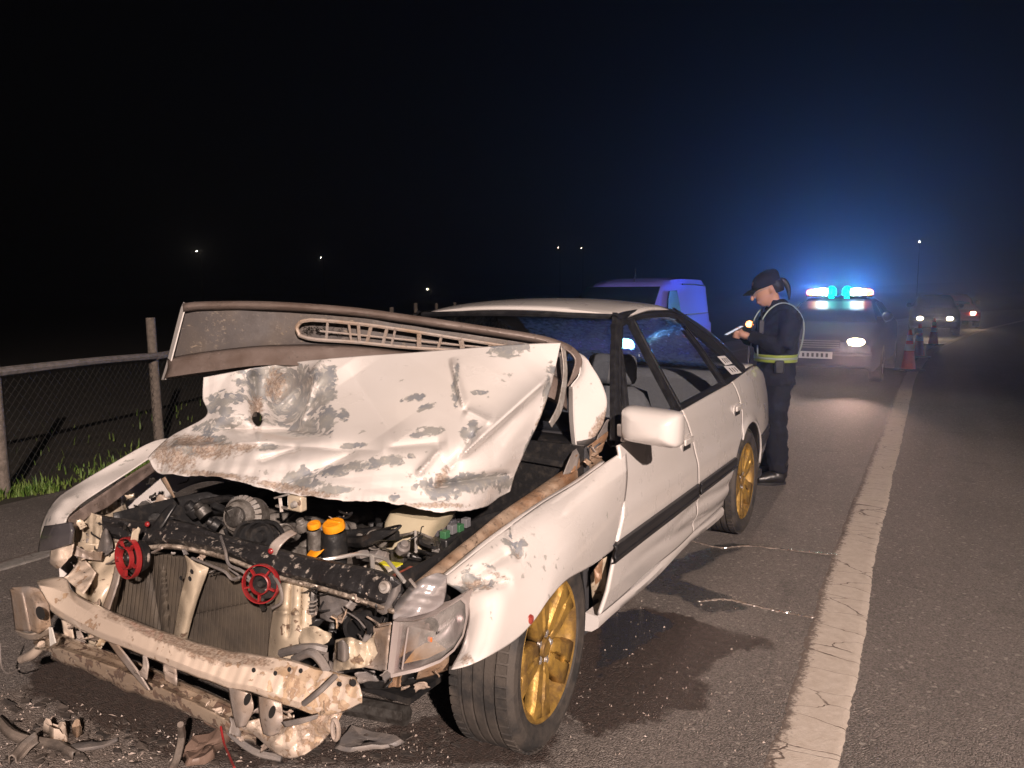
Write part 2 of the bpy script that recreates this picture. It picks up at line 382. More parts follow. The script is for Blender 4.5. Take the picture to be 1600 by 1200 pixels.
def line_strip(name, c_of_y, y0, y1, wl, wr, m, z=.006, step=.02, seed=1, dense_to=9):
    yv = np.r_[np.arange(y0, min(y1, dense_to), step), np.arange(min(y1, dense_to), y1, .4)] if y1 > y0 else []
    n = 13; u = np.linspace(-1, 1, n); r = np.random.default_rng(seed)
    mj = lambda a: a*(.5*r.normal(size=len(yv))+np.interp(np.arange(len(yv)), np.arange(0, len(yv)+9, 7), r.normal(size=len(np.arange(0, len(yv)+9, 7))))*.8+np.interp(np.arange(len(yv)), np.arange(0, len(yv)+41, 33), r.normal(size=len(np.arange(0, len(yv)+41, 33)))))-a*2.5*(r.uniform(size=len(yv)) < .03); jl = -mj(.006); jr = mj(.0035)
    P = np.zeros((len(yv), n, 3)); E_ = np.zeros((len(yv), n))
    for k, y in enumerate(yv):
        c = c_of_y(y); a = c-wl+jl[k]; b = c+wr+jr[k]
        P[k, :, 0] = np.linspace(a, b, n); P[k, :, 1] = y; P[k, :, 2] = z-.002+.002*(1-u**4)
        P[k, 0, 2] = P[k, -1, 2] = -.003
        E_[k] = .16+np.clip((-.02-u)/.98, 0, 1)*.85+np.clip((u-.8)/.2, 0, 1)*.35
    return mk(name, P.reshape(-1, 3), gridfaces(len(yv), n), m, attrs=dict(edge=E_))
LM = line_mat('worn_road_paint', (.56, .49, .43), (.44, .37, .31), .10, .9)
LM2 = line_mat('old_road_paint', (.30, .28, .26), (.16, .15, .14), .35, .7)
tag(line_strip('lane_line', lambda y: float(xline(y)), -2.6, 120, .125, .10, LM), kind='structure')
tag(line_strip('edge_line', lambda y: float(xline(y))-4.13, -3.5, 60, .08, .08, LM2, step=.04, seed=4), kind='structure')
tag(line_strip('far_edge_line', lambda y: float(xline(y))+3.75, 1, 120, .07, .07, LM2, step=.05, seed=6), kind='structure')

# fluid that ran out of the car across the lane
FLUID = mat('pale_fluid', (.30, .25, .215), .12, col2=(.10, .08, .07), scale=30, amt=.9, coat=.8)
def trail(px, w, label):
    P = crom([atz(*p) for p in px], 60); T = np.gradient(P, axis=0); T /= np.linalg.norm(T, axis=1)[:, None]; Nn = np.stack([-T[:, 1], T[:, 0], 0*T[:, 0]], 1)
    r = np.random.default_rng(len(px)); ww = np.interp(np.linspace(0, 1, 60), np.linspace(0, 1, len(w)), w)*np.clip(1+.45*r.normal(size=60), .25, 2)
    P[:, :2] += Nn[:, :2]*(.004*r.normal(size=60))[:, None]
    rows = [P+Nn*(ww*s)[:, None]+np.array([0, 0, h]) for s, h in ((-1, -.002), (-.6, .0045), (0, .0055), (.6, .0045), (1, -.002))]
    tag(mk('fluid_trail', np.stack(rows, 1).reshape(-1, 3), gridfaces(60, 5), FLUID), label, 'spilled fluid')
trail([(1080, 846), (1125, 856), (1170, 853), (1235, 860), (1312, 868)], [.002, .009, .018, .018, .012], 'pale fluid trail running from the rear tyre to the painted line')
trail([(1090, 941), (1135, 937), (1185, 948), (1225, 957), (1280, 967)], [.003, .012, .014, .010, .004], 'thin wet fluid trail beside the dark oil stain, nearer the camera')

# verge grass in tufts along the road edge
GRASS = mat('verge_grass', (.085, .17, .025), .6, col2=(.17, .22, .05), scale=9, amt=.9)
V = []; F = []
for k in range(9500):
    y = rng.uniform(-1.5, 6); e = rng.exponential(.17); x = xline(y)-5.52-e+.10*math.sin(y*5)+.05*math.sin(y*13)
    if rng.uniform() < .03: x = xline(y)-5.6-rng.uniform(0, 3)
    if math.sin(y*3.1+1)+math.sin(y*7.7) < -.9 and rng.uniform() < .8: continue
    h = rng.uniform(.03, .11)*(1.1 if e < .4 else .7); a = rng.uniform(0, 6.28); w = rng.uniform(.004, .008); d = np.array([math.cos(a), math.sin(a), 0]); s = np.array([-d[1], d[0], 0])
    b0 = np.array([x, y, -.05]); ln = rng.uniform(.2, .8)*h; o = len(V)
    V += [b0-s*w, b0+s*w, b0+d*ln*.35+s*w*.8+[0, 0, h*.6], b0+d*ln*.35-s*w*.8+[0, 0, h*.6], b0+d*ln+[0, 0, h]]
    F += [(o, o+1, o+2, o+3), (o+3, o+2, o+4)]
tag(mk('verge_grass', V, F, GRASS), 'bright green grass tufts along the road edge below the fence', 'grass', kind='stuff')

# fence: wooden posts, top rail, chain-link wire
POST = mat('weathered_post', (.20, .165, .14), .85, col2=(.10, .085, .07), scale=30, amt=.8, bump=.5, bscale=80)
RAIL = mat('weathered_rail', (.21, .185, .165), .8, col2=(.11, .095, .08), scale=18, amt=.8, bump=.4, bscale=60)
WIRE = mat('fence_wire', (.028, .027, .025), .7, .2)
A = np.array([-4.2, .9]); B = np.array([-4.96, 2.77]); D = (B-A)/np.linalg.norm(B-A)
fence = thing('fence', 'weathered timber post and rail fence with chain-link wire on the verge', 'fence', (A[0], A[1], 0))
fo = np.array([A[0], A[1], 0])
Lp = 2.02; posts = []
for k in range(-2, 9):
    p = A+D*Lp*k; top = 1.20+.03*math.sin(k*2.3); lean = .02*math.sin(k*1.7)
    if k == 0: top = 1.17
    if k == 1: top = 1.235; lean = -.015
    posts.append(p)
    mb = MB(); b = np.array([p[0], p[1], -.5])-fo; t = np.array([p[0]+lean, p[1]+lean, top])-fo
    mb.tube([b, b*.3+t*.7, t], [.055, .048, .044], 9, 8); mb.build('post', POST, fence)
for k in range(len(posts)-1):
    z0 = .905-.02*(k-2); z1 = z0-.02
    if k == 2: z0, z1 = .905, .86
    if k > 2: z0 = z1 = .86-.0*k
    a = np.array([posts[k][0]+.05, posts[k][1]+.02, z0])-fo; b = np.array([posts[k+1][0]+.05, posts[k+1][1]+.02, z1])-fo
    mb = MB(); mid = (a+b)/2+np.array([0, 0, .012]); mb.tube([a-(b-a)*.03, mid, b+(b-a)*.02], [.036, .032, .034], 8, 8); mb.build('rail', RAIL, fence)
mb = MB()
for k in range(len(posts)-1):
    a = posts[k]; b = posts[k+1]; n = 26
    for j in range(-11, n):
        for s in (1, -1):
            pts = []
            for h in np.linspace(0, 1, 2):
                q = j/n + (h if s > 0 else 1-h)*.42
                pts.append(q)
            q0, q1 = pts; h0, h1 = 0., 1.
            if q1 == q0: continue
            for lim in (0., 1.):
                pass
            def cl(q0, q1, h0, h1):
                if (q0 < 0 and q1 < 0) or (q0 > 1 and q1 > 1): return None
                o = []
                for q, h, qq, hh_ in ((q0, h0, q1, h1), (q1, h1, q0, h0)):
                    if q < 0: h = h+(hh_-h)*(0-q)/(qq-q); q = 0
                    if q > 1: h = h+(hh_-h)*(1-q)/(qq-q); q = 1
                    o.append((q, h))
                return o
            r_ = cl(q0, q1, h0, h1)
            if not r_: continue
            P3 = [np.array([*(a+(b-a)*q), .03+h*.84])-fo for q, h in r_]
            if np.linalg.norm(P3[0]-P3[1]) > .02: mb.tube(P3, .0016, 3, caps=False)
w_ = mb.build('chain_link_wire', WIRE, fence, smooth=False); w_['kind'] = 'stuff'
# ------------------------------------------------------------------ wrecked white saloon: body
def metal_mat(name, c1, c2, c3, wear, scr=(.12, .085, .065)):
    """painted pressed steel: broad rust stain, fine dirt speckle, long scrapes"""
    global N, L, _tc
    m, nt, b = nodes(name); N = nt.nodes.new; L = nt.links.new; _tc = N('ShaderNodeTexCoord')
    col = _mix(_rng(_noise(6, 7, .6).outputs[0], .42, .66, 0, wear), c1, c2)
    sp = _rng(_noise(70, 8, .75).outputs[0], .56, .66, 0, .8*wear); ar = _rng(_noise(5, 4).outputs[0], .45, .6)
    sp = _m('MULTIPLY', sp, ar); col = _mix(sp, col, c3)
    mp = N('ShaderNodeMapping'); mp.inputs['Scale'].default_value = (3, 60, 45); mp.inputs['Rotation'].default_value = (.3, .2, .5); L(_tc.outputs['Object'], mp.inputs[0])
    sc = N('ShaderNodeTexNoise'); sc.inputs['Scale'].default_value = 2; sc.inputs['Detail'].default_value = 6; L(mp.outputs[0], sc.inputs['Vector'])
    ss = _m('MULTIPLY', _rng(sc.outputs[0], .60, .66, 0, .7*wear), _rng(_noise(4, 3).outputs[0], .42, .6)); col = _mix(ss, col, scr)
    L(col, b.inputs['Base Color']); L(_rng(_noise(20).outputs[0], .3, .7, .32, .6), b.inputs['Roughness']); b.inputs['Metallic'].default_value = .12
    bp = N('ShaderNodeBump'); bp.inputs['Strength'].default_value = .55; bp.inputs['Distance'].default_value = .006
    L(_m('SUBTRACT', _m('MULTIPLY', _noise(35, 5, .6).outputs[0], .5), _m('ADD', sp, ss)), bp.inputs['Height']); L(bp.outputs[0], b.inputs['Normal'])
    return m
PAINT = paint_mat('white_paint', dirt=.22); PAINTC = paint_mat('battered_white_paint', True, .3)
BLACK = mat('black_trim', (.012, .012, .014), .35, col2=(.03, .03, .032), scale=25, amt=.6)
RUBBER = mat('tyre_rubber', (.022, .021, .021), .75, col2=(.075, .062, .052), scale=9, amt=.75, bump=.2, bscale=90)
GOLD = mat('gold_alloy', (.44, .265, .06), .45, .45, col2=(.15, .09, .04), scale=14, amt=.85, bump=.25, bscale=70, lo=.42, hi=.62)
STEEL = mat('bare_steel', (.42, .40, .38), .36, .3, col2=(.2, .16, .13), scale=22, amt=.7)
DARKMETAL = mat('oily_metal', (.10, .095, .09), .45, .6, col2=(.03, .025, .022), scale=30, amt=.8, bump=.3, bscale=60)
BLACKPL = mat('engine_black_plastic', (.014, .014, .015), .4, col2=(.05, .043, .037), scale=28, amt=.7, bump=.2, bscale=50, lo=.5, hi=.72)
RUST = metal_mat('rusty_rail', (.33, .245, .18), (.22, .125, .07), (.08, .05, .035), 1.3)
CREAM = paint_mat('cream_inner_panel', True, .6, (.46, .385, .29), (.27, .19, .12), (.36, .27, .175), (.09, .065, .045), (.15, .10, .07), .14)
BEAM = paint_mat('scraped_beam', True, .5, (.52, .425, .35), (.40, .28, .18), (.46, .345, .245), (.16, .105, .07), (.32, .22, .15), .12)
BRACKET = metal_mat('bent_bracket', (.36, .31, .28), (.30, .20, .125), (.10, .07, .055), .8)
GREYPL = mat('grey_plastic', (.13, .12, .118), .5, col2=(.20, .17, .15), scale=12, amt=.7, bump=.2)
GLASS = glass('tinted_glass', (.86, .89, .91), dirt=.02); WSHIELD = glass('windscreen_glass', (.84, .87, .9), dirt=.015)
def dew_glass(name):
    m, nt, b = nodes(name); N_ = nt.nodes.new; L_ = nt.links.new
    t = N_('ShaderNodeBsdfTransparent'); t.inputs[0].default_value = (.7, .74, .78, 1)
    r = N_('ShaderNodeBsdfTranslucent'); r.inputs[0].default_value = (.9, .9, .9, 1)
    n = N_('ShaderNodeTexNoise'); n.inputs['Scale'].default_value = 30; n.inputs['Detail'].default_value = 7; tc = N_('ShaderNodeTexCoord'); L_(tc.outputs['Object'], n.inputs['Vector'])
    q = N_('ShaderNodeMapRange'); q.inputs[1].default_value = .35; q.inputs[2].default_value = .6; q.inputs[3].default_value = .10; q.inputs[4].default_value = .6; L_(n.outputs[0], q.inputs[0])
    x = N_('ShaderNodeMixShader'); L_(q.outputs[0], x.inputs[0]); L_(t.outputs[0], x.inputs[1]); L_(r.outputs[0], x.inputs[2]); L_(x.outputs[0], nt.nodes['Material Output'].inputs[0]); return m
DEW = dew_glass('dewy_glass')
SEATM = mat('seat_fabric', (.11, .11, .12), .9, col2=(.16, .16, .17), scale=60)
CABIN = mat('cabin_plastic', (.045, .045, .05), .7)

car = thing('crashed_car', 'wrecked white saloon car with crumpled bonnet, torn off front bumper and gold wheels', 'car')

_pz = [.12, .18, .25, .35, .45, .55, .65, .75, .85, .90, .95]; _px = [.765, .79, .815, .836, .845, .848, .843, .833, .815, .80, .775]
def side(y, z):
    x = np.interp(z, _pz, _px); y = np.asarray(y, float)
    return x-.03*np.clip((.2-y)/.8, 0, 2)**2-.075*np.clip((y-2.55)/.95, 0, 1.2)**2
def coons(bottom, top, front, rear, nu, nv, f=crom):
    B = f(bottom, nu); T = f(top, nu); A = f(front, nv); C = f(rear, nv)
    u = np.linspace(0, 1, nu)[None, :, None]; v = np.linspace(0, 1, nv)[:, None, None]
    return (1-v)*B[None]+v*T[None]+(1-u)*A[:, None]+u*C[:, None]-((1-u)*(1-v)*B[0]+u*(1-v)*B[-1]+(1-u)*v*T[0]+u*v*T[-1])
def side_panel(name, bottom, top, front, rear, nu=40, nv=24, m=None, parent=None, dx=None, s=1, thick=.012):
    Q = coons(bottom, top, front, rear, nu, nv)
    X = side(Q[..., 0], Q[..., 1])
    if dx is not None: X = X+dx(Q[..., 0], Q[..., 1])
    P = np.stack([s*X, Q[..., 0], Q[..., 1]], -1)
    # return edge all round so the shut lines read as gaps
    o = sheet_obj(name, P, m or PAINT, parent or car, thick, off=(-1 if s > 0 else 1))
    return o
g = .004
fd_front = [(.44, .268), (.505, .46), (.595, .65), (.635, .878)]
fd_rear = [(1.62, .262), (1.575, .52), (1.51, .75), (1.44, .905)]
rd_rear = [(2.215, .262), (2.25, .40), (2.34, .55), (2.44, .66), (2.475, .78), (2.43, .937)]
def crease(y, z):                                   # dented lower doors
    d = .014*np.exp(-((z-(.33+.05*np.sin(y*2.2)))/.03)**2)*np.clip((y-.6)*1.2, 0, 1)
    d2 = .010*np.exp(-((z-(.40+.02*np.sin(y*5)))/.025)**2)*np.clip((y-1.0)*1.2, 0, 1)
    return -d-d2+.004*np.sin(y*9+z*8)*np.clip((.5-z)*4, 0, 1)+.006*np.exp(-((z-.62)/.05)**2)
doorF = side_panel('front_door', [fd_front[0], fd_rear[0]], [fd_front[-1], (1.05, .893), fd_rear[-1]], fd_front, fd_rear, dx=crease, nu=60, nv=60)
sh = lambda L_, d: [(y+d, z) for y, z in L_]
doorR = side_panel('rear_door', [(1.62+2*g, .262), rd_rear[0]], [(1.44+2*g, .905), (1.95, .923), rd_rear[-1]], sh(fd_rear, 2*g), rd_rear, dx=crease, nu=60, nv=60)
# quarter panel: bottom edge follows the wheel arch, then the bumper line
AC = (2.64, .30); AR = .375
arch = [(AC[0]+AR*math.cos(a), AC[1]+AR*math.sin(a)) for a in np.radians(np.linspace(126, 8, 9))]
qtop = [(2.44, .940), (2.75, .958), (3.05, .968), (3.30, .955), (3.47, .90)]
Q = side_panel('quarter_panel', arch+[(3.10, .36), (3.30, .36), (3.50, .38)], qtop, [arch[0], (2.452, .66), (2.486, .78), (2.44, .940)], [(3.50, .38), (3.545, .55), (3.53, .75), (3.47, .90)], nu=70, nv=30,
               dx=lambda y, z: .014*np.exp(-((np.hypot(y-AC[0], z-AC[1])-AR)/.03)**2))
# boot lid, tail panel, rear bumper
def spanx(prof, name, m, parent=car, n=21, crown=.02, thick=.01, **k):
    """a sheet across the car: prof = rows of (half width, y, z)"""
    u = np.linspace(-1, 1, n)
    P = np.array([[(w*t, y+.05*(1-t*t)*(1 if y > 2 else -1)*0, z+crown*(1-t*t)) for t in u] for w, y, z in prof])
    return sheet_obj(name, P, m, parent, thick, **k)
spanx([(.70, 2.98, .955), (.715, 3.1, .968), (.70, 3.3, .965), (.675, 3.44, .93), (.66, 3.50, .86), (.66, 3.52, .62)], 'boot_lid', PAINT)
spanx([(.655, 3.535, .64), (.665, 3.56, .55), (.70, 3.60, .52), (.71, 3.61, .40), (.70, 3.58, .25)], 'rear_bumper', PAINT)
for s in (1, -1):
    mb = MB(); mb.grid(np.array([[(s*.60, 3.545, z), (s*.68, 3.53, z), (s*.735, 3.47, z)] for z in (.62, .68, .76, .80)])); mb.build('tail_lamp', mat('tail_lamp_red', (.25, .01, .01), .15, coat=.8), car, solid=.01)
    y = np.linspace(3.05, 3.52, 12); z = np.linspace(.14, .36, 8); YY_, ZZ_ = np.meshgrid(y, z)
    YY_ = YY_+np.clip((.30-ZZ_), 0, 1)*0
    sheet_obj('bumper_corner', np.stack([s*(side(YY_, ZZ_)-.012), YY_, ZZ_], -1), PAINT, car, .01)
# sill
for s in (1, -1):
    yv = np.linspace(.455, 2.22, 60)
    rows = []
    for dx, z in ((-.055, .255), (-.008, .248), (.000, .232), (-.006, .205), (-.035, .185), (-.08, .180)):
        rows.append(np.stack([s*(side(yv, .24)+dx+.004*np.sin(yv*7+z*30)), yv, z+.006*np.sin(yv*5.1)], 1))
    mb = MB(); mb.grid(np.array(rows)); mb.F.append(tuple(60*k for k in range(6))); mb.build('sill', PAINT, car)
# rub strips
def strip(name, y0, y1, z0, z1, m=BLACK, s=1, out=.016, parent=car):
    yv = np.linspace(y0, y1, 40); rows = []
    for z, d in ((z0, 0), (z0+.004, out*.8), (z0+(z1-z0)*.30, out), (z0+(z1-z0)*.36, out*.72), (z0+(z1-z0)*.64, out*.72), (z0+(z1-z0)*.70, out), (z1-.004, out*.8), (z1, 0)):
        rows.append(np.stack([s*(side(yv, z)+crease(yv, np.full_like(yv, z))*(1 if abs(y0-3) > .3 else 0)+d), yv, np.full_like(yv, z)], 1))
    mb = MB(); mb.grid(np.array(rows)); return mb.build(name, m, parent, solid=.004, off=(-1 if s > 0 else 1))
strip('rub_strip', .487, 1.565, .455, .530, parent=doorF); strip('rub_strip', 1.59, 2.28, .462, .528, parent=doorR)
strip('rub_strip', 3.02, 3.50, .44, .535, out=.012)
def handle(y, z, parent):
    x = float(side(y, z))
    mb = MB(); o = [(y-.075, z+.035), (y+.06, z+.04), (y+.085, z+.01), (y+.075, z-.035), (y-.06, z-.04), (y-.085, z-.01)]
    mb.prism([(x-.002, a, b) for a, b in o], (.006, 0, 0)); h = mb.build('handle_bezel', PAINT, parent, bevel=.003)
    mb = MB(); mb.box((x+.012, y+.005, z+.012), (.012, .125, .030)); mb.build('door_handle', PAINT, parent, bevel=.005)
    mb = MB(); mb.box((x+.004, y+.0, z-.018), (.003, .11, .022)); mb.build('handle_recess', BLACKPL, parent)
handle(1.41, .755, doorF); handle(2.375, .785, doorR)

# right-hand side of the car (mostly hidden): same panels mirrored
side_panel('front_door', [fd_front[0], fd_rear[0]], [fd_front[-1], fd_rear[-1]], fd_front, fd_rear, s=-1)
side_panel('rear_door', [(1.63, .262), rd_rear[0]], [(1.448, .905), rd_rear[-1]], sh(fd_rear, .008), rd_rear, s=-1)
side_panel('quarter_panel', arch+[(3.10, .36), (3.30, .36), (3.50, .38)], qtop, [arch[0], (2.452, .66), (2.486, .78), (2.44, .940)], [(3.50, .38), (3.545, .55), (3.53, .75), (3.47, .90)], s=-1, nu=50)

# greenhouse: black frames, glass set inside them
def gx_(z): return .785-(np.asarray(z, float)-.88)*.44
def gp(y, z, d=0., s=1): return (s*(float(gx_(z))+d), y, z)
def frame_bar(name, pts, w, s=1, m=BLACK, t=.028, parent=car):
    """a flat bar that follows the side of the cabin; pts in (y,z), w full width"""
    P = crom(pts, 14); T = np.gradient(P, axis=0); T /= np.linalg.norm(T, axis=1)[:, None]; Nn = np.stack([-T[:, 1], T[:, 0]], 1)
    w = np.interp(np.linspace(0, 1, 14), np.linspace(0, 1, len(np.atleast_1d(w))), np.atleast_1d(w))[:, None]
    rows = []
    for q, d in ((-.5, -t), (-.5, -.006), (-.36, 0), (-.12, .002), (-.09, -.004), (.09, -.004), (.12, .002), (.36, 0), (.5, -.006), (.5, -t)):
        A_ = P+Nn*w*q; rows.append([gp(a[0], a[1], d, s) for a in A_])
    mb = MB(); mb.grid(np.array(rows)); return mb.build(name, m, parent, angle=30)
Aw = [(.69, .865), (.98, 1.15), (1.215, 1.352)]
for s in (1, -1):
    frame_bar('windscreen_pillar', Aw, .055, s)
    frame_bar('roof_rail', [(1.17, 1.335), (1.5, 1.358), (1.9, 1.355), (2.05, 1.335)], .05, s)
    frame_bar('centre_pillar', [(1.50, .895), (1.415, 1.12), (1.345, 1.338)], [.10, .085, .075], s)
    frame_bar('rear_pillar', [(2.88, .925), (2.52, 1.15), (2.02, 1.345)], [.16, .12, .07], s)
    frame_bar('window_divider', [(2.37, .93), (2.19, 1.15), (2.06, 1.27)], [.07, .05, .05], s)
    frame_bar('belt_strip', [(.66, .878), (1.5, .902), (2.40, .932), (2.86, .945)], .026, s)
    frame_bar('front_window_frame', [(.82, .885), (1.03, 1.15), (1.12, 1.30), (1.22, 1.325)], .030, s)
    def pane(name, poly):
        n = len(poly); c = (sum(p[0] for p in poly)/n, sum(p[1] for p in poly)/n)
        mb = MB(); mb.V = [gp(*c, -.014, s)]+[gp(y, z, -.016, s) for y, z in poly]; mb.F = [(0, 1+i, 1+(i+1) % n) for i in range(n)]
        return mb.build(name, GLASS if s > 0 else DEW, car, smooth=False)
    pane('front_side_window', [(.80, .88), (1.02, 1.13), (1.12, 1.30), (1.22, 1.335), (1.345, 1.34), (1.42, 1.11), (1.51, .90)])
    pane('rear_side_window', [(1.50, .90), (1.42, 1.11), (1.345, 1.34), (1.9, 1.345), (2.03, 1.31), (2.2, 1.14), (2.38, .93)])
    pane('quarter_window', [(2.37, .93), (2.19, 1.15), (2.06, 1.29), (2.40, 1.19), (2.84, .93)])
# sticker on the rear pillar: two white blocks of lettering
STICK = mat('white_sticker', (.6, .58, .58), .5)
for (a, b) in (((1126, 556), (1139, 569)), ((1129, 571), (1146, 583))):
    q = [atx(x, y, .72) for x, y in ((a[0], a[1]+1), (b[0]-2, a[1]), (b[0]+4, b[1]-1), (a[0]+6, b[1]+2))]
    q = [np.array([float(gx_(p[2]))+.006, p[1], p[2]]) for p in q]
    mb = MB(); mb.prism(q, (.001, 0, 0)); st = mb.build('sticker', STICK, car, smooth=False)
    for t in (.28, .52, .76):
        c0 = q[0]*(1-t)+q[1]*t; c1 = q[3]*(1-t)+q[2]*t; mb = MB(); mb.bar(c0*.75+c1*.25+[.0025, 0, 0], c0*.25+c1*.75+[.0025, 0, 0], .0015, .006, (1, 0, 0)); mb.build('letter_stroke', BLACK, st, smooth=False)
# roof
ur = np.linspace(-1, 1, 25); rows = []
for y, z, w in ((1.185, 1.345, .555), (1.215, 1.362, .575), (1.4, 1.385, .58), (1.7, 1.394, .575), (1.95, 1.385, .57), (2.12, 1.365, .555), (2.16, 1.345, .54)):
    rows.append([(w*t*1.0, y+.06*(t*t)*(1 if y < 1.6 else -1)*1.0, z+.040*(1-abs(t)**2.2)-.022*max(0, abs(t)-.9)*10*.6) for t in ur])
sheet_obj('roof', sheet(rows, 41, 40), PAINT, car, .012, off=-1)
# windscreen and rear window
def bowed(name, top, bot, m, n=15, bow=.07, inset=0.):
    u = np.linspace(-1, 1, n); P = []
    for v in np.linspace(0, 1, 8):
        w = bot[0]*(1-v)+top[0]*v; y = bot[1]*(1-v)+top[1]*v; z = bot[2]*(1-v)+top[2]*v
        P.append([(w*t, y-bow*(1-t*t)*(1 if top[1] > bot[1] else -1), z+.01*(1-t*t)) for t in u])
    return sheet_obj(name, np.array(P), m, car, .005)
bowed('windscreen', (.545, 1.225, 1.345), (.70, .70, .90), WSHIELD, bow=.06)
bowed('rear_window', (.52, 2.13, 1.35), (.66, 2.96, .95), DEW, bow=.05)
mb = MB(); t = np.linspace(-1, 1, 15); mb.tube([(.55*k, 1.222-.062*(1-k*k), 1.352+.012*(1-k*k)) for k in t], .014, 6); mb.build('windscreen_seal', BLACK, car)
# cabin
mb = MB(); mb.box((0, 1.9, .19), (1.5, 3.1, .04)); mb.box((0, .52, .55), (1.46, .03, .66)); mb.box((0, 2.72, .55), (1.4, .04, .62)); mb.build('floor_pan', CABIN, car, smooth=False)
mb = MB(); mb.grid(sheet([[(-.72, .62, .86), (0, .56, .87), (.72, .62, .86)], [(-.72, .85, .93), (0, .82, .94), (.72, .85, .93)], [(-.72, 1.0, .87), (0, 1.0, .90), (.72, 1.0, .87)], [(-.72, 1.0, .55), (0, 1.0, .55), (.72, 1.0, .55)]], 16, 16)); mb.build('dashboard', CABIN, car, solid=.01)
def seat(x, y):
    mb = MB(); rows = []
    for z, w, d, yy in ((.50, .22, .09, 0), (.62, .25, .10, .02), (.85, .25, .09, .10), (.96, .20, .07, .15), (.985, .12, .04, .16)):
        a = np.linspace(0, 2*np.pi, 18, endpoint=False); rows.append(np.stack([x+w*np.sign(np.cos(a))*np.abs(np.cos(a))**.6, y+yy+d*np.sign(np.sin(a))*np.abs(np.sin(a))**.6, np.full(18, z)], 1))
    mb.grid(np.array(rows), True); mb.box((x, y-.22, .42), (.5, .5, .16)); st = mb.build('seat', SEATM, car)
    mb = MB(); mb.box((x, y+.19, 1.065), (.26, .09, .16)); mb.build('headrest', SEATM, st, bevel=.035)
    mb = MB(); [mb.tube([(x+s*.06, y+.18, .94), (x+s*.06, y+.19, 1.03)], .006, 6) for s in (1, -1)]; mb.build('headrest_post', STEEL, st)
seat(.36, 1.45); seat(-.36, 1.45)
mb = MB(); mb.box((0, 2.35, .42), (1.3, .5, .2)); mb.box((0, 2.62, .72), (1.3, .14, .52)); mb.build('rear_seat', SEATM, car, bevel=.05)
mb = MB(); mb.box((0, 2.80, .955), (1.25, .42, .02)); mb.build('parcel_shelf', CABIN, car)
mb = MB(); a = np.linspace(0, 2*np.pi, 33); ax = Vector((0, -.85, .5)).normalized(); c0 = np.array([-.36, 1.10, .86]); mb.tube([c0+.18*(np.cos(k)*np.array([1, 0, 0])+np.sin(k)*np.array([0, .5, .86])) for k in a], .014, 8, caps=False); mb.bar(c0-[.17, 0, 0], c0+[.17, 0, 0], .05, .02); mb.build('steering_wheel', CABIN, car)
# door mirror
mir = []
for t, w, h in ((0, .30, .055), (.06, .95, .072), (.3, 1.0, .078), (.8, .98, .074), (1.0, .90, .068)):
    mir.append((t, w, h))
MC = np.array([.945, .62, .965])
P = []
ang = np.linspace(0, 2*np.pi, 28, endpoint=False)
for d, sx, sz in ((-.075, .50, .35), (-.062, .80, .70), (-.035, .96, .93), (.0, 1.0, 1.0), (.035, 1.0, 1.0), (.05, .97, .96)):
    cx = np.sign(np.cos(ang))*np.abs(np.cos(ang))**.30; cz = np.sign(np.sin(ang))*np.abs(np.sin(ang))**.30
    P.append(np.stack([MC[0]+.118*sx*cx, MC[1]+d+.035*cx*-.3, MC[2]+.068*sz*cz-.006*cx], 1))
mb = MB(); mb.grid(np.array(P), True); n0 = len(mb.V); mb.F.append(tuple(range(27, -1, -1))); mirror = mb.build('door_mirror', PAINT, car, angle=50)
mb = MB(); mb.prism([(MC[0]-.10, MC[1]+.046, MC[2]-.055), (MC[0]+.10, MC[1]+.02, MC[2]-.055), (MC[0]+.10, MC[1]+.02, MC[2]+.055), (MC[0]-.10, MC[1]+.046, MC[2]+.055)], (0, .006, 0)); mb.build('mirror_glass', mat('mirror', (.8, .8, .8), .03, 1.), mirror)
mb = MB(); mb.prism([(.80, .66, .885), (.80, .80, .895), (.78, .83, .99), (.78, .74, .96)], (.02, 0, 0)); mb.bar((.80, .70, .93), (.87, .66, .935), .07, .05); mb.build('mirror_foot', PAINT, mirror, bevel=.006)

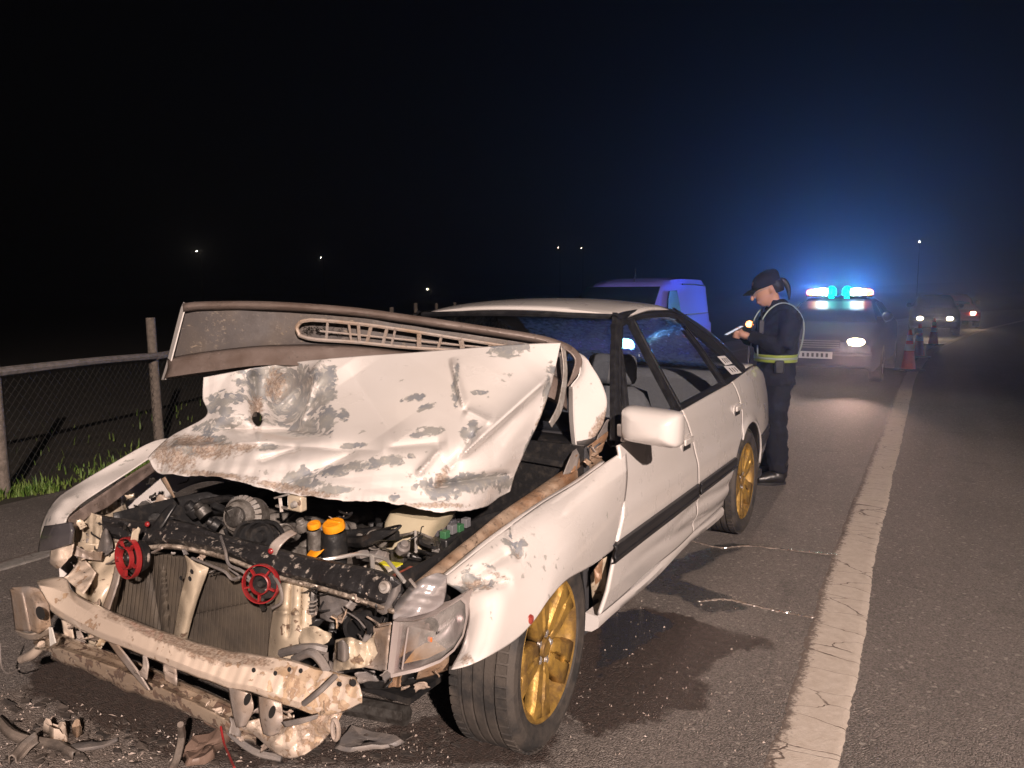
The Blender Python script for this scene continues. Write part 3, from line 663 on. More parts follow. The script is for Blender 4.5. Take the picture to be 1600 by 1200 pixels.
# ---------------- wheels
def wheel(x, y, steer=0., s=1, camber=0.):
    w = sub_empty('wheel', car, (x, y, .318)); w.rotation_euler = (0, camber, steer)
    R, r, B_ = .318, .226, .205                     # x = outward
    prof = [(r, -B_/2+.01), (r+.02, -B_/2-.004), (R-.035, -B_/2-.008), (R-.012, -B_/2+.006), (R-.003, -B_/2+.025)]
    for k in range(4):                              # circumferential grooves
        a = -B_/2+.045+k*.037; prof += [(R, a-.004), (R-.008, a-.002), (R-.008, a+.004), (R, a+.006)]
    prof += [(R-.003, B_/2-.025), (R-.012, B_/2-.006), (R-.024, B_/2+.006), (R-.045, B_/2+.009), (R-.050, B_/2+.007), (r+.03, B_/2+.006), (r+.012, B_/2+.002), (r, B_/2-.012)]
    mb = MB(); mb.lathe(prof, 72, axis=(s, 0, 0)); ty = mb.build('tyre', RUBBER, w, angle=25)
    mb = MB()
    for k in range(60):                             # shoulder blocks cut by sipes
        a = 2*np.pi*k/60; u = np.array([0, math.cos(a), math.sin(a)]); t_ = np.array([0, -math.sin(a), math.cos(a)])
        for x0, x1 in ((-.094, -.066), (.060, .094)):
            mb.box(u*(R-.0015)+np.array([s*(x0+x1)/2, 0, 0]), (x1-x0, .025, .007), np.stack([np.array([1, 0, 0]), t_, u], 1))
    tb = mb.build('tread_block', RUBBER, ty, smooth=False); tb['kind'] = 'stuff'
    f = B_/2-.012
    mb = MB(); mb.lathe([(.196, -.09), (.196, f-.03), (.205, f-.006), (.214, f+.004), (.226, f+.010), (.232, f+.004), (.228, f-.012)], 60, axis=(s, 0, 0))
    rim = mb.build('rim', GOLD, w, angle=50)
    for k in range(5):
        a = 2*np.pi*k/5+math.pi
        u = np.array([0, math.cos(a), math.sin(a)]); t_ = np.array([0, -math.sin(a), math.cos(a)]); ex = np.array([s, 0, 0])
        def pt(rr, tt, xx): return u*rr+t_*tt+ex*xx
        mb = MB()
        for sg in (1, -1):                          # each spoke: two limbs with a slot between
            rows = []
            for rr, ti, to, xf in ((.045, .001, .036, f-.010), (.075, .001, .046, f-.006), (.085, .008, .050, f-.004), (.16, .010, .062, f+.002), (.172, .001, .066, f+.003), (.212, .001, .080, f+.006)):
                rows.append([pt(rr, sg*ti, xf-.028), pt(rr, sg*ti, xf-.006), pt(rr, sg*(ti+.004), xf), pt(rr, sg*(to-.008), xf-.001), pt(rr, sg*to, xf-.010), pt(rr, sg*(to+.004), xf-.034)])
            mb.grid(np.array(rows))
        rows = [[pt(rr, -ti, f-.022), pt(rr, ti, f-.022)] for rr, ti in ((.045, .012), (.10, .014), (.212, .02))]
        mb.grid(np.array([[pt(.05, -.014, f-.024), pt(.05, .014, f-.024)], [pt(.20, -.016, f-.016), pt(.20, .016, f-.016)]]))
        mb.build('spoke', GOLD, w, solid=.004, angle=30)
    mb = MB(); mb.lathe([(0, f-.004), (.026, f-.004), (.030, f-.008), (.031, f-.016), (.060, f-.016), (.068, f-.020), (.070, f-.05)], 36, axis=(s, 0, 0)); hub = mb.build('hub', GOLD, w, angle=35)
    for k in range(5):
        a = 2*np.pi*(k+.5)/5+math.pi; c_ = np.array([s*(f-.014), .049*math.cos(a), .049*math.sin(a)])
        mb = MB(); mb.lathe([(0, .006), (.009, .006), (.011, .002), (.011, -.002), (.015, -.001), (.016, .003), (.018, 0)], 10, c=c_, axis=(s, 0, 0)); mb.build('wheel_nut', STEEL, w)
    mb = MB(); mb.lathe([(.03, -.01), (.135, -.01), (.135, .012), (.03, .012)], 40, axis=(s, 0, 0), c=(0, 0, 0)); mb.build('brake_disc', DARKMETAL, w)
    mb = MB(); mb.box((0, -.07, .08), (.07, .11, .10)); mb.build('brake_caliper', DARKMETAL, w, bevel=.015)
    mb = MB(); mb.lathe([(0, -.02), (.19, -.02)], 30, axis=(s, 0, 0), c=(-s*.04, 0, 0)); mb.build('backing_plate', BLACKPL, w)
wheel(.735, 0., math.radians(4)); wheel(.735, 2.60)
wheel(-.735, 0., math.radians(4), -1); wheel(-.735, 2.60, 0, -1)
# wheel housings
for y in (0., 2.63):
    for s in (1, -1):
        a = np.linspace(math.radians(-5), math.radians(185 if y else 100), 24)
        P = np.array([[(s*x, y+.375*math.cos(t), .30+.375*math.sin(t)) for t in a] for x in (.50, .72, .79)])
        if y == 0.: P[..., 2] = np.minimum(P[..., 2], .66)
        mb = MB(); mb.grid(P); mb.F.append(tuple(range(24))); mb.build('wheel_housing', BLACKPL, car)
mb = MB(); mb.box((0, 2.6, .30), (1.3, .06, .06)); mb.box((0, 0, .28), (1.3, .06, .06)); mb.build('axle', DARKMETAL, car)
# ------------------------------------------------------------------ wrecked front end (surveyed points: image position + distance along the car)
def p3(*q): return np.array([aty(a, b, Y) for a, b, Y in q])
def surv(rows, nu, nv, f=crom):
    Q = sheet(rows, nu, nv, f); return Q
def unp(Q): return aty(Q[..., 0], Q[..., 1], Q[..., 2])
def ell(Q, cx, cy, rx, ry, ang=0., soft=.9):
    a = math.radians(ang); dx = Q[..., 0]-cx; dy = Q[..., 1]-cy
    u = (dx*math.cos(a)+dy*math.sin(a))/rx; v = (-dx*math.sin(a)+dy*math.cos(a))/ry
    return np.clip(1.0-soft*.5*(u*u+v*v), 0, 1)
def fold(Q, p, q, wdt, amp, side_only=0):            # ridge/valley along the segment p-q, in depth
    p = np.array(p, float); q = np.array(q, float); e = q-p; L_ = np.linalg.norm(e); e /= L_; n = np.array([-e[1], e[0]])
    r = Q[..., :2]-p; t = r@e; s = r@n
    lng = np.clip(t/(.15*L_), 0, 1)*np.clip((L_-t)/(.15*L_), 0, 1)
    s = np.sign(s)*(np.sqrt(s*s+3.)-1.73); k = np.exp(-np.abs(s)/(wdt*.72))
    if side_only: k = np.where(s*side_only > 0, k, np.exp(-np.abs(s)/(wdt*.2)))
    return amp*k*lng

UNDER = metal_mat('bonnet_underside', (.098, .088, .086), (.125, .105, .092), (.34, .27, .20), .9, (.36, .29, .22))
UNDER2 = metal_mat('bonnet_flange', (.16, .125, .11), (.11, .08, .066), (.05, .04, .03), .9)

# ---- front half of the bonnet, folded up
rows = [
 [(231, 716, -.35), (252, 738, -.38), (330, 746, -.40), (430, 767, -.41), (520, 778, -.40), (610, 787, -.36), (690, 801, -.28), (745, 793, -.16), (797, 766, .06)],
 [(244, 702, -.32), (290, 712, -.34), (350, 722, -.36), (440, 738, -.36), (530, 748, -.35), (620, 752, -.30), (700, 755, -.21), (765, 745, -.08), (806, 738, .11)],
 [(270, 680, -.26), (310, 684, -.27), (365, 690, -.29), (445, 700, -.29), (540, 706, -.27), (630, 705, -.22), (715, 700, -.12), (785, 694, .04), (826, 692, .20)],
 [(322, 650, -.20), (350, 655, -.21), (400, 662, -.20), (470, 665, -.17), (555, 660, -.13), (645, 652, -.06), (730, 646, .03), (805, 645, .17), (845, 650, .29)],
 [(317, 622, -.16), (350, 620, -.14), (405, 615, -.08), (478, 612, -.03), (560, 606, .02), (650, 600, .09), (740, 596, .18), (815, 594, .31), (862, 598, .40)],
 [(318, 590, -.11), (350, 584, -.07), (405, 574, .0), (480, 564, .07), (560, 557, .15), (660, 550, .25), (760, 542, .36), (820, 538, .43), (876, 536, .52)],
]
Q = surv(rows, 280, 160)
bite = rng.normal(size=280); bite = np.convolve(bite, np.ones(17)/17, 'same')*1.3
v = np.linspace(0, 1, 160)[:, None]
Q[..., 1] += (bite[None, :]*3*np.clip(1-v*12, 0, 1)); Q[..., 1] += np.clip(1-v*14, 0, 1)*2.5*vnoise(Q[..., :1]/100, 5, 77)
D_ = 0
D_ = D_+.14*np.exp(-(((Q[..., 0]-452)/38)**2+((Q[..., 1]-625)/48)**2)**1.3)          # crushed pocket at the scoop
D_ = D_+fold(Q, (395, 575), (405, 668), 13, .055)+fold(Q, (430, 640), (510, 560), 10, -.03)+fold(Q, (498, 575), (470, 668), 9, -.045)
D_ = D_+fold(Q, (330, 668), (520, 676), 10, .035)+fold(Q, (250, 700), (430, 690), 9, -.022)+fold(Q, (290, 690), (600, 705), 12, .02)
D_ = D_+fold(Q, (870, 578), (700, 730), 26, -.05, 1)+fold(Q, (705, 560), (725, 640), 8, -.03, -1)+fold(Q, (725, 640), (770, 662), 8, -.022)
D_ = D_+fold(Q, (700, 740), (745, 670), 9, .03)+fold(Q, (665, 760), (800, 740), 8, .035)+fold(Q, (600, 700), (700, 690), 14, .018)+fold(Q, (440, 760), (560, 705), 12, .02)
D_ = D_+fold(Q, (540, 570), (620, 690), 40, .02)+fold(Q, (650, 745), (690, 700), 6, -.02)+fold(Q, (400, 720), (470, 700), 6, .02)
tri = np.clip(((Q[..., 0]-870)*(-152)-(Q[..., 1]-578)*(-170))/228/60, 0, 1)
right = np.clip((((Q[..., 0]-700)*.667+(Q[..., 1]-730)*.745)/90), 0, 1)*np.clip((Q[..., 0]-690)/80, 0, 1)
D_ = D_+.07*right
px2 = Q[..., :2]/100
left = np.clip((560-Q[..., 0])/200, 0.15, 1)
left2 = np.clip((540-Q[..., 0])/160, 0, 1); D_ = D_+left*.006*vnoise(px2, 3.2, 11)+left2*(.010*crumple(px2, .9, 12)+.004*crumple(px2, 2, 15))*(1-np.exp(-(((Q[..., 0]-452)/50)**2+((Q[..., 1]-615)/50)**2)))+.005*crumple(px2, .6, 13)
low = np.clip(1-v*3, 0, 1); D_ = D_+low*.008*crumple(px2*np.array([1, 1.6]), .9, 14)
Q[..., 2] += D_*1.35
chip = np.zeros(Q.shape[:2])
for c_ in [(455, 615, 44, 46), (405, 600, 26, 34), (370, 625, 22, 10), (345, 628, 20, 14), (498, 590, 26, 22), (505, 620, 20, 14), (512, 655, 18, 22), (480, 668, 34, 12), (535, 650, 9, 12), (640, 622, 12, 5, -20), (668, 636, 16, 5, -25), (655, 622, 8, 6), (668, 675, 24, 7, -8), (738, 672, 18, 9, -25), (742, 662, 9, 5), (712, 590, 4, 22, 8), (713, 622, 4, 16, 5), (747, 614, 12, 4), (795, 545, 32, 12, -6), (865, 580, 12, 12), (855, 610, 6, 30, 15),
           (830, 700, 8, 40, 20), (725, 756, 72, 14, -4), (690, 770, 30, 12), (770, 752, 35, 12), (600, 722, 46, 9, -10), (525, 736, 40, 8, -14), (462, 745, 26, 9, -30), (550, 697, 22, 4, -5), (480, 755, 34, 9), (350, 662, 40, 10, -12), (330, 690, 24, 10), (420, 700, 14, 6), (300, 700, 36, 12), (345, 640, 24, 9), (615, 778, 9, 7), (700, 752, 20, 8, 40), (520, 765, 34, 6)]:
    chip = np.maximum(chip, ell(Q, *c_))
scuff = np.zeros_like(chip)
for c_ in [(270, 715, 45, 22, 15), (330, 705, 50, 16), (400, 640, 14, 30), (440, 760, 70, 7, 9), (300, 690, 40, 12), (380, 700, 30, 8), (250, 700, 20, 20), (430, 600, 20, 30), (480, 770, 60, 6, 8), (680, 790, 60, 5), (690, 745, 10, 22, 30), (330, 742, 80, 6, 6), (845, 660, 8, 60, 20)]:
    scuff = np.maximum(scuff, ell(Q, *c_)*.75)
P = unp(Q)
# torn hole beside the pocket
hole = ((Q[..., 0]-402)/9)**2+((Q[..., 1]-655)/12)**2 < 1
idx = gridfaces(160, 280); hf = hole.ravel()
idx = [f for f in idx if not (hf[f[0]] and hf[f[2]])]
bon = mk('bonnet', P.reshape(-1, 3), idx, PAINTC, car, solid=.004, attrs=dict(chip=chip, scuff=scuff), angle=70)
bon['label'] = 'folded white front half of the bonnet with bare filler patches'

# ---- rear half of the bonnet, standing on its hinges with its underside to the front
top = [(286, 476, .02), (320, 473, .05), (420, 473, .15), (540, 481, .27), (640, 494, .36), (760, 512, .48), (850, 527, .58), (893, 543, .66)]
r1 = [(283, 490, .015), (320, 488, .045), (420, 488, .145), (540, 497, .265), (640, 509, .355), (760, 527, .475), (850, 542, .575), (886, 556, .65)]
r2 = [(270, 540, -.01), (320, 535, .02), (420, 530, .12), (540, 530, .24), (640, 538, .33), (760, 550, .45), (850, 565, .55), (882, 580, .63)]
r3 = [(262, 570, -.03), (320, 560, .0), (420, 550, .09), (540, 550, .21), (640, 560, .30), (760, 575, .42), (850, 590, .52), (884, 610, .61)]
r4 = [(256, 592, -.05), (320, 583, -.02), (420, 572, .07), (540, 578, .18), (640, 590, .27), (760, 600, .39), (850, 620, .50), (886, 640, .60)]
Q = surv([r4, r3, r2, r1, top], 90, 40); Q[..., 2] += .008*vnoise(Q[..., :2]/100, 1.5, 21)
br = mk('bonnet_rear', unp(Q).reshape(-1, 3), gridfaces(40, 90), UNDER, car, solid=.006); br['label'] = 'rear half of the bonnet standing up, grey underside showing'
# flange along the top edge and stiffening rail along the bottom
def band(name, rows, m, parent=car, nu=60, nv=8, thick=.004, amp=0., f=crom, **k):
    Q = surv(rows, nu, nv, f)
    if amp: Q[..., 2] += amp*.6*vnoise(Q[..., :2]/100, 4, 31)+amp*.8*crumple(Q[..., :2]/100, 3.0, int(Q[0, 0, 0]))
    return sheet_obj(name, unp(Q), m, parent, thick, **k)
off = lambda r, dy, dY, dx=0: [(a+dx, b+dy, c+dY) for a, b, c in r]
band('bonnet_flange', [off(top, 11, -.022), off(top, 6, -.035), off(top, 1, -.030), off(top, -2, -.01), off(top, -1, .02)], UNDER2, br, amp=.004)
band('bonnet_rail', [off(r4, 2, .0), off(r4, 0, -.03), off(r3, 6, -.035), off(r3, -6, -.02), off(r3, -10, .0)], UNDER2, br, amp=.005)
band('bonnet_edge', [[(252, 594, -.05), (262, 560, -.03), (283, 480, .02), (288, 474, .03)], [(259, 593, -.07), (269, 560, -.05), (289, 484, .0), (294, 476, .01)]], PAINT, br, nu=30)
# scoop duct opening: dark recess, frame, ribs and wire mesh
DUCT = mat('duct_dark', (.012, .011, .011), .7)
sl_t = [(470, 503, .17), (490, 500, .19), (560, 506, .255), (640, 517, .325), (740, 533, .425), (835, 548, .525)]
sl_b = [(468, 524, .17), (490, 530, .18), (560, 535, .245), (640, 543, .315), (740, 549, .415), (835, 554, .52)]
band('duct', [off(sl_b, 0, -.012), off(sl_b, -3, .05), off(sl_t, 3, .05), off(sl_t, 0, -.012)], DUCT, br)
for r in (sl_t, sl_b):
    mb = MB(); mb.tube(p3(*off(r, 0, -.02)), [.008, .007, .006], 6, 40); mb.build('duct_frame', BRACKET, br)
mb = MB(); mb.tube(p3((470, 503, .15), (464, 512, .145), (468, 524, .15)), .008, 6, 10); mb.build('duct_frame', BRACKET, br)
mb = MB(); mb.tube(p3(*[(x, (np.interp(x, [468, 835], [514, 551])), np.interp(x, [468, 835], [.15, .50])) for x in np.linspace(500, 830, 12)]), .004, 6, 30); mb.build('duct_rib', BRACKET, br)
for x in (512, 545, 560, 580, 605, 618, 655, 690, 720, 765):
    t_ = np.interp(x, [q[0] for q in sl_t], [q[1] for q in sl_t]); b_ = np.interp(x, [q[0] for q in sl_b], [q[1] for q in sl_b]); Y = np.interp(x, [q[0] for q in sl_t], [q[2] for q in sl_t])
    sk = random.uniform(-8, 10); mb = MB(); mb.bar(aty(x, t_, Y-.02), aty(x+sk, b_, Y-.02), random.uniform(.006, .02), .006, (0, 1, 0)); mb.build('duct_rib', BRACKET, br, smooth=False)
mb = MB()
for k in range(70):
    x = random.uniform(474, 535); y = np.interp(x, [470, 535], [514, 519])+random.uniform(-6, 6); Y = np.interp(x, [470, 535], [.165, .23]); a = aty(x, y, Y-.0); b = aty(x+random.uniform(-4, 4), y+random.uniform(-5, 5), Y-.01); mb.bar(a, b, .002, .002, (0, 1, .1))
o = mb.build('duct_mesh', DARKMETAL, br, smooth=False); o['kind'] = 'stuff'
# wiper-like rod and spatter of scratches on the underside are left to the material; rear corner skin, white outside
rows = [[(896, 716, .60), (915, 705, .66), (930, 690, .70)],
        [(892, 690, .60), (925, 680, .68), (944, 655, .74)],
        [(890, 650, .60), (925, 640, .69), (948, 625, .75)],
        [(889, 610, .60), (915, 598, .68), (938, 595, .74)],
        [(905, 585, .63), (913, 575, .68), (924, 572, .72)],
        [(905, 552, .66), (912, 556, .69), (918, 562, .71)]]
Q = surv(rows, 24, 44); scf = ell(Q, 935, 680, 14, 46, 22)*.95; scf = np.maximum(scf, ell(Q, 905, 712, 16, 14))
bc = mk('bonnet_corner', unp(Q).reshape(-1, 3), gridfaces(44, 24), PAINTC, car, solid=.004, attrs=dict(chip=scf*.4, scuff=scf))
band('corner_flange', [[(850, 526, .57), (890, 540, .64), (908, 560, .655), (905, 580, .64), (890, 600, .595)], [(853, 534, .545), (884, 547, .605), (898, 562, .62), (894, 582, .61), (886, 604, .575)]], UNDER2, bc, nu=40, thick=.008)
band('corner_lip', [[(889, 604, .59), (889, 650, .59), (893, 690, .59), (899, 718, .59)], [(896, 604, .565), (897, 650, .57), (900, 690, .57), (905, 716, .575)]], PAINT, bc, nu=30)
# torn stay between the two halves
band('bonnet_tear', [[(876, 540, .52), (880, 580, .50), (872, 630, .42), (858, 660, .33)], [(884, 548, .54), (886, 590, .52), (878, 640, .45), (862, 668, .36)]], STEEL, bon, nu=30)

# ---- left front wing, bent outwards over the wheel
topw = [(688, 906), (722, 880), (760, 850), (805, 817), (850, 785), (900, 755), (940, 727), (978, 702)]
botw = [(704, 1047), (742, 1036), (800, 1003), (832, 972), (858, 935), (885, 906), (920, 886), (959, 858)]
frw = [(704, 1047), (722, 1012), (733, 965), (724, 930), (688, 906)]
rrw = [(959, 858), (967, 828), (975, 790), (980, 745), (978, 702)]
Q = coons(botw, topw, frw, rrw, 80, 56)
vv = np.linspace(0, 1, 56)[:, None]; uu = np.linspace(0, 1, 80)[None, :]
X = .905-.02*vv-.075*vv**2.2-.045*vv**8
X = X-.075*np.clip(1-uu*4.2, 0, 1)**2-.0*uu
X = np.where(uu > .5, X-(uu-.5)*2*(X-(.842-.035*np.clip((vv-.8)*5, 0, 1)))*np.clip((uu-.5)*2, 0, 1), X)
X = X+fold(Q, (712, 930), (800, 905), 10, -.02)+fold(Q, (735, 905), (800, 860), 12, -.016)+fold(Q, (790, 815), (812, 880), 6, -.014)+.003*vnoise(Q/100, 3, 41)
chip = np.zeros(X.shape); Q3 = np.concatenate([Q, Q[..., :1]], -1)
for c_ in [(805, 862, 13, 8, 30), (815, 850, 8, 5), (795, 848, 14, 4, 10), (740, 910, 30, 12, 10), (720, 925, 22, 12), (762, 885, 14, 4, 20), (735, 885, 8, 3, -30), (797, 830, 2.5, 16)]: chip = np.maximum(chip, ell(Q3, *c_)*.9)
scuff = np.zeros_like(chip)
for c_ in [(745, 915, 34, 12), (806, 868, 10, 10), (780, 900, 30, 5, 15), (730, 1030, 14, 14)]: scuff = np.maximum(scuff, ell(Q3, *c_)*.62)
wing = mk('front_wing', atx(Q[..., 0], Q[..., 1], X).reshape(-1, 3), gridfaces(56, 80), PAINTC, car, solid=.004, attrs=dict(chip=chip, scuff=scuff), angle=60)
wing['label'] = 'left front wing bulged outwards and creased behind the headlamp'
# side repeater lamp
c0 = atx(829, 969, .905); mb = MB(); mb.lathe([(0, .010), (.010, .008), (.012, .002), (.016, .004), (.017, 0)], 16, c=c0-np.array([.004, 0, 0]), axis=(1, -.2, -.1)); mb.build('side_repeater', mat('repeater_red', (.3, .05, .04), .2, coat=.7), wing)
# wing flange and rusty inner rail beside the engine bay
def xband(name, rows, m, parent=car, nu=60, nv=6, thick=.003, amp=0., **k):
    R_ = np.stack([crom(r, nu) for r in rows]); Q = np.stack([crom(R_[:, i], nv) for i in range(nu)], 1); X = Q[..., 2]
    if amp: X = X+amp*vnoise(Q[..., :2]/100, 5, 17)
    return sheet_obj(name, atx(Q[..., 0], Q[..., 1], X), m, parent, thick, **k)
flo = [(652, 944), (715, 893), (760, 857), (800, 827), (850, 790), (905, 750), (945, 720)]
xband('wing_flange', [[(a, b, .765) for a, b in [(690, 905)]+[(724, 878), (760, 850), (805, 817), (850, 785), (900, 755), (945, 722)]], [(a-3, b-4, .745) for a, b in [(680, 914), (715, 886), (756, 852), (800, 820), (848, 787), (898, 757), (943, 724)]], [(a-9, b-3, .715) for a, b in [(680, 920), (715, 890), (756, 857), (800, 825), (848, 792), (898, 760), (943, 727)]]], PAINT, wing)
xband('inner_rail', [[(a, b+3, .70) for a, b in flo], [(a-10, b-8, .685) for a, b in flo], [(635, 922, .645), (700, 868, .645), (740, 836, .645), (782, 802, .645), (832, 768, .645), (880, 735, .645), (925, 705, .645)], [(632, 930, .625), (698, 876, .625), (738, 846, .625), (780, 815, .625), (830, 780, .625), (878, 745, .625), (924, 715, .625)]], RUST, car, nu=160, nv=18, amp=.022)
# crumpled metal between wing, pillar and hinge
band('torn_hinge', [[(880, 742, .42), (900, 735, .48), (925, 708, .60), (945, 690, .70)], [(885, 725, .44), (905, 712, .52), (930, 695, .62), (950, 680, .72)], [(900, 712, .50), (915, 700, .56), (938, 683, .66), (952, 672, .74)]], RUST, car, nu=30, nv=12, amp=.03)
band('hinge_plate', [[(878, 745, .40), (900, 735, .46)], [(888, 720, .43), (905, 712, .50)], [(895, 705, .47), (908, 695, .54)]], GREYPL, car, nu=10, nv=10, amp=.012)
band('rusty_bracket', [[(915, 722, .58), (940, 705, .66)], [(920, 708, .60), (945, 690, .68)]], RUST, car, nu=10, nv=8, amp=.03)
band('torn_pillar_skin', [[(925, 705, .62), (945, 690, .70), (955, 700, .76)], [(935, 680, .66), (950, 655, .74), (958, 670, .78)]], GREYPL, car, nu=12, nv=12, amp=.015)
# structure seen between the wing and the door, behind the wheel
xband('door_pillar_base', [[(922, 900, .74), (926, 940, .72), (932, 975, .74)], [(935, 880, .77), (938, 930, .75), (938, 970, .77)], [(950, 868, .79), (946, 930, .78), (941, 965, .79)]], CREAM, car, nu=16, nv=10, amp=.01)
xband('rusty_tab', [[(928, 890, .78), (930, 915, .79)], [(942, 872, .80), (940, 905, .80)]], RUST, car, nu=8, nv=8, amp=.02)

# ---- right front wing
rows = [[(60, 862, -.70), (66, 820, -.69), (84, 785, -.64), (110, 764, -.57), (170, 728, -.42), (240, 690, -.24), (292, 682, -.12), (330, 662, -.02)],
        [(78, 850, -.72), (82, 812, -.71), (100, 785, -.66), (125, 768, -.58), (180, 735, -.42), (245, 697, -.25), (296, 686, -.13), (332, 667, -.03)],
        [(100, 842, -.73), (104, 812, -.71), (118, 795, -.66), (140, 778, -.58), (195, 742, -.43), (252, 706, -.26), (300, 692, -.14), (334, 674, -.03)]]
Q = surv(rows, 90, 20); Q[..., 2] += .012*vnoise(Q[..., :2]/100, 5, 51)*np.clip((160-Q[..., 0])/60, 0, 1)+.003*vnoise(Q[..., :2]/100, 3, 52)
chip = np.maximum(ell(Q, 90, 815, 18, 20)*.55, ell(Q, 180, 735, 30, 4, -30)*.3); scuff = np.maximum(ell(Q, 95, 830, 20, 14)*.5, ell(Q, 112, 800, 8, 12)*.5)
rw = mk('front_wing', unp(Q).reshape(-1, 3), gridfaces(20, 90), PAINTC, car, solid=.004, attrs=dict(chip=chip, scuff=scuff)); rw['label'] = 'right front wing, scraped at its nose'
yv = np.linspace(-.62, .62, 40); P = []
for k, zt in enumerate(np.linspace(0, 1, 10)):
    P.append([(-side(y, .6)+.0, y, (.86-.20*np.clip((.1-y)/.75, 0, 1))*(1-zt)+zt*max(.30+math.sqrt(max(.37**2-y*y, 0)), .33)) for y in yv])
sheet_obj('wing_side', np.array(P), PAINT, rw, .004)
band('wing_inner_flange', [[(104, 812, -.71), (118, 800, -.66), (150, 778, -.57), (200, 744, -.43), (255, 710, -.26)], [(112, 822, -.69), (128, 808, -.64), (160, 790, -.55), (205, 754, -.41), (258, 716, -.25)], [(118, 826, -.67), (140, 806, -.61), (168, 792, -.53), (210, 760, -.40), (240, 738, -.30)]], UNDER2, rw, amp=.006)
band('corner_lamp', [[(62, 862, -.71), (85, 858, -.74), (112, 850, -.74)], [(66, 840, -.71), (85, 836, -.74), (114, 830, -.74)], [(72, 822, -.70), (88, 820, -.73), (112, 816, -.73)]], mat('smoked_lens', (.07, .065, .07), .2, coat=.8), rw, nu=20, nv=14, thick=.012)

# ---- engine bay shell
mb = MB(); mb.box((0, .06, .24), (1.1, .86, .02)); mb.box((0, .505, .58), (1.44, .015, .62)); mb.build('engine_bay_floor', BLACKPL, car, smooth=False)
for s in (1, -1):
    y = np.linspace(-.52, .50, 30); z = np.linspace(.38 if s > 0 else .24, .70, 12); Y_, Z_ = np.meshgrid(y, z)
    X_ = s*(.63-.10*np.exp(-((Y_-.05)/.22)**2)*(Z_ > .4)); sheet_obj('inner_wing', np.stack([X_, Y_, Z_], -1), BLACKPL, car, .004)
spanx([(.70, .48, .80), (.71, .56, .865), (.70, .70, .885)], 'cowl_panel', BLACKPL, thick=.006)
# ---- upper radiator support (black crossmember)
ct = [(150, 806, -.60), (178, 812, -.58), (222, 817, -.57), (255, 815, -.57), (300, 821, -.57), (350, 839, -.58), (412, 853, -.585), (470, 870, -.59), (540, 884, -.60), (600, 897, -.61), (628, 912, -.60)]
cb = [(148, 834, -.63), (178, 840, -.62), (225, 850, -.61), (262, 848, -.61), (300, 853, -.61), (352, 866, -.62), (425, 894, -.63), (487, 910, -.63), (540, 925, -.64), (587, 941, -.64), (616, 950, -.63)]
cm = [(a, (b+d)/2-4, (c+e)/2-.02) for (a, b, c), (x, d, e) in zip(ct, cb)]
BLK = mat('scraped_black_paint', (.020, .019, .020), .34, col2=(.38, .33, .29), scale=44, amt=.9, bump=.45, bscale=60, lo=.585, hi=.66)
R_ = np.stack([crom(r, 130) for r in (off(ct, 5, .06), off(ct, -3, .045), off(ct, 0, -.005), off(ct, 6, -.012), off(cm, 2, .004), off(cb, -6, -.012), cb, off(cb, 3, .01), off(cb, 1, .04))]); Q = np.stack([lin(R_[:, i], 40) for i in range(130)], 1); Q[..., 2] += .008*vnoise(Q[..., :2]/100, 5, 31)+.004*vnoise(Q[..., :2]/100, 14, 32)
rs = sheet_obj('radiator_support', unp(Q), BLK, car, .004, angle=25)
band('support_edge', [off(cb, 2, -.006), off(cb, 6, -.012), off(cb, 9, .0)], mat('torn_bright_edge', (.5, .43, .36), .45, .3, col2=(.12, .09, .07), scale=40, amt=.9), rs, nu=120, nv=6, amp=.02)
# bent black brackets on it
band('latch_arm', [[(222, 838, -.60), (240, 820, -.60), (258, 797, -.57), (274, 786, -.55)], [(236, 842, -.60), (252, 826, -.60), (268, 801, -.57), (276, 789, -.55)]], BLACKPL, car, nu=30, nv=6, thick=.008)
band('latch_strap', [[(418, 868, -.60), (424, 850, -.61), (440, 836, -.58), (455, 828, -.54)], [(428, 880, -.60), (436, 858, -.61), (450, 842, -.58), (464, 834, -.54)]], BRACKET, car, nu=30, nv=8, thick=.006)
REDPL = mat('red_plastic', (.24, .014, .016), .35, col2=(.2, .02, .02), scale=30, amt=.6, coat=.4)
for x, y in ((230, 819), (423, 861)):
    mb = MB(); c0 = aty(x, y, -.615); mb.lathe([(0, .006), (.005, .0055), (.008, .003), (.009, 0)], 12, c=c0, axis=(.3, -1, .3)); mb.build('grille_clip', REDPL, rs)

# ---- radiator with fins, side tanks
RADM = mat('muddy_radiator', (.060, .050, .041), .75, .2, col2=(.105, .084, .062), scale=5, amt=.8, bump=.3, bscale=30)
rt = [(176, 856, -.60), (230, 862, -.58), (300, 872, -.57), (360, 884, -.57), (425, 902, -.57), (452, 915, -.57)]
rbm = [(160, 985, -.62), (230, 1000, -.58), (300, 1018, -.57), (360, 1030, -.57), (425, 1042, -.57), (452, 1050, -.57)]
Q = surv([rbm, [(a, (b+d)/2, (c+e)/2) for (a, b, c), (x, d, e) in zip(rbm, rt)], rt], 160, 60)
Q[..., 2] += .005*vnoise(Q[..., :2]/100, 3, 61)+fold(Q, (235, 870), (258, 1000), 5, .02)+fold(Q, (255, 880), (262, 990), 3, -.015)+fold(Q, (300, 960), (420, 935), 6, .012)
rad = sheet_obj('radiator', unp(Q), RADM, car, .02)
for k in range(46):                                       # cooling fins standing proud, bent here and there
    t = (k+.5)/46; x0, y0, Y0 = crom(rt, 47)[k]; x1, y1, Y1 = crom(rbm, 47)[k]
    mb = MB(); w = 0.; mb.tube(p3((x0, y0, Y0-.018), ((x0+x1)/2+w, (y0+y1)/2, (Y0+Y1)/2-.0185), (x1, y1, Y1-.018)), .0009, 4, 4); mb.build('fin', RADM, rad, smooth=False)
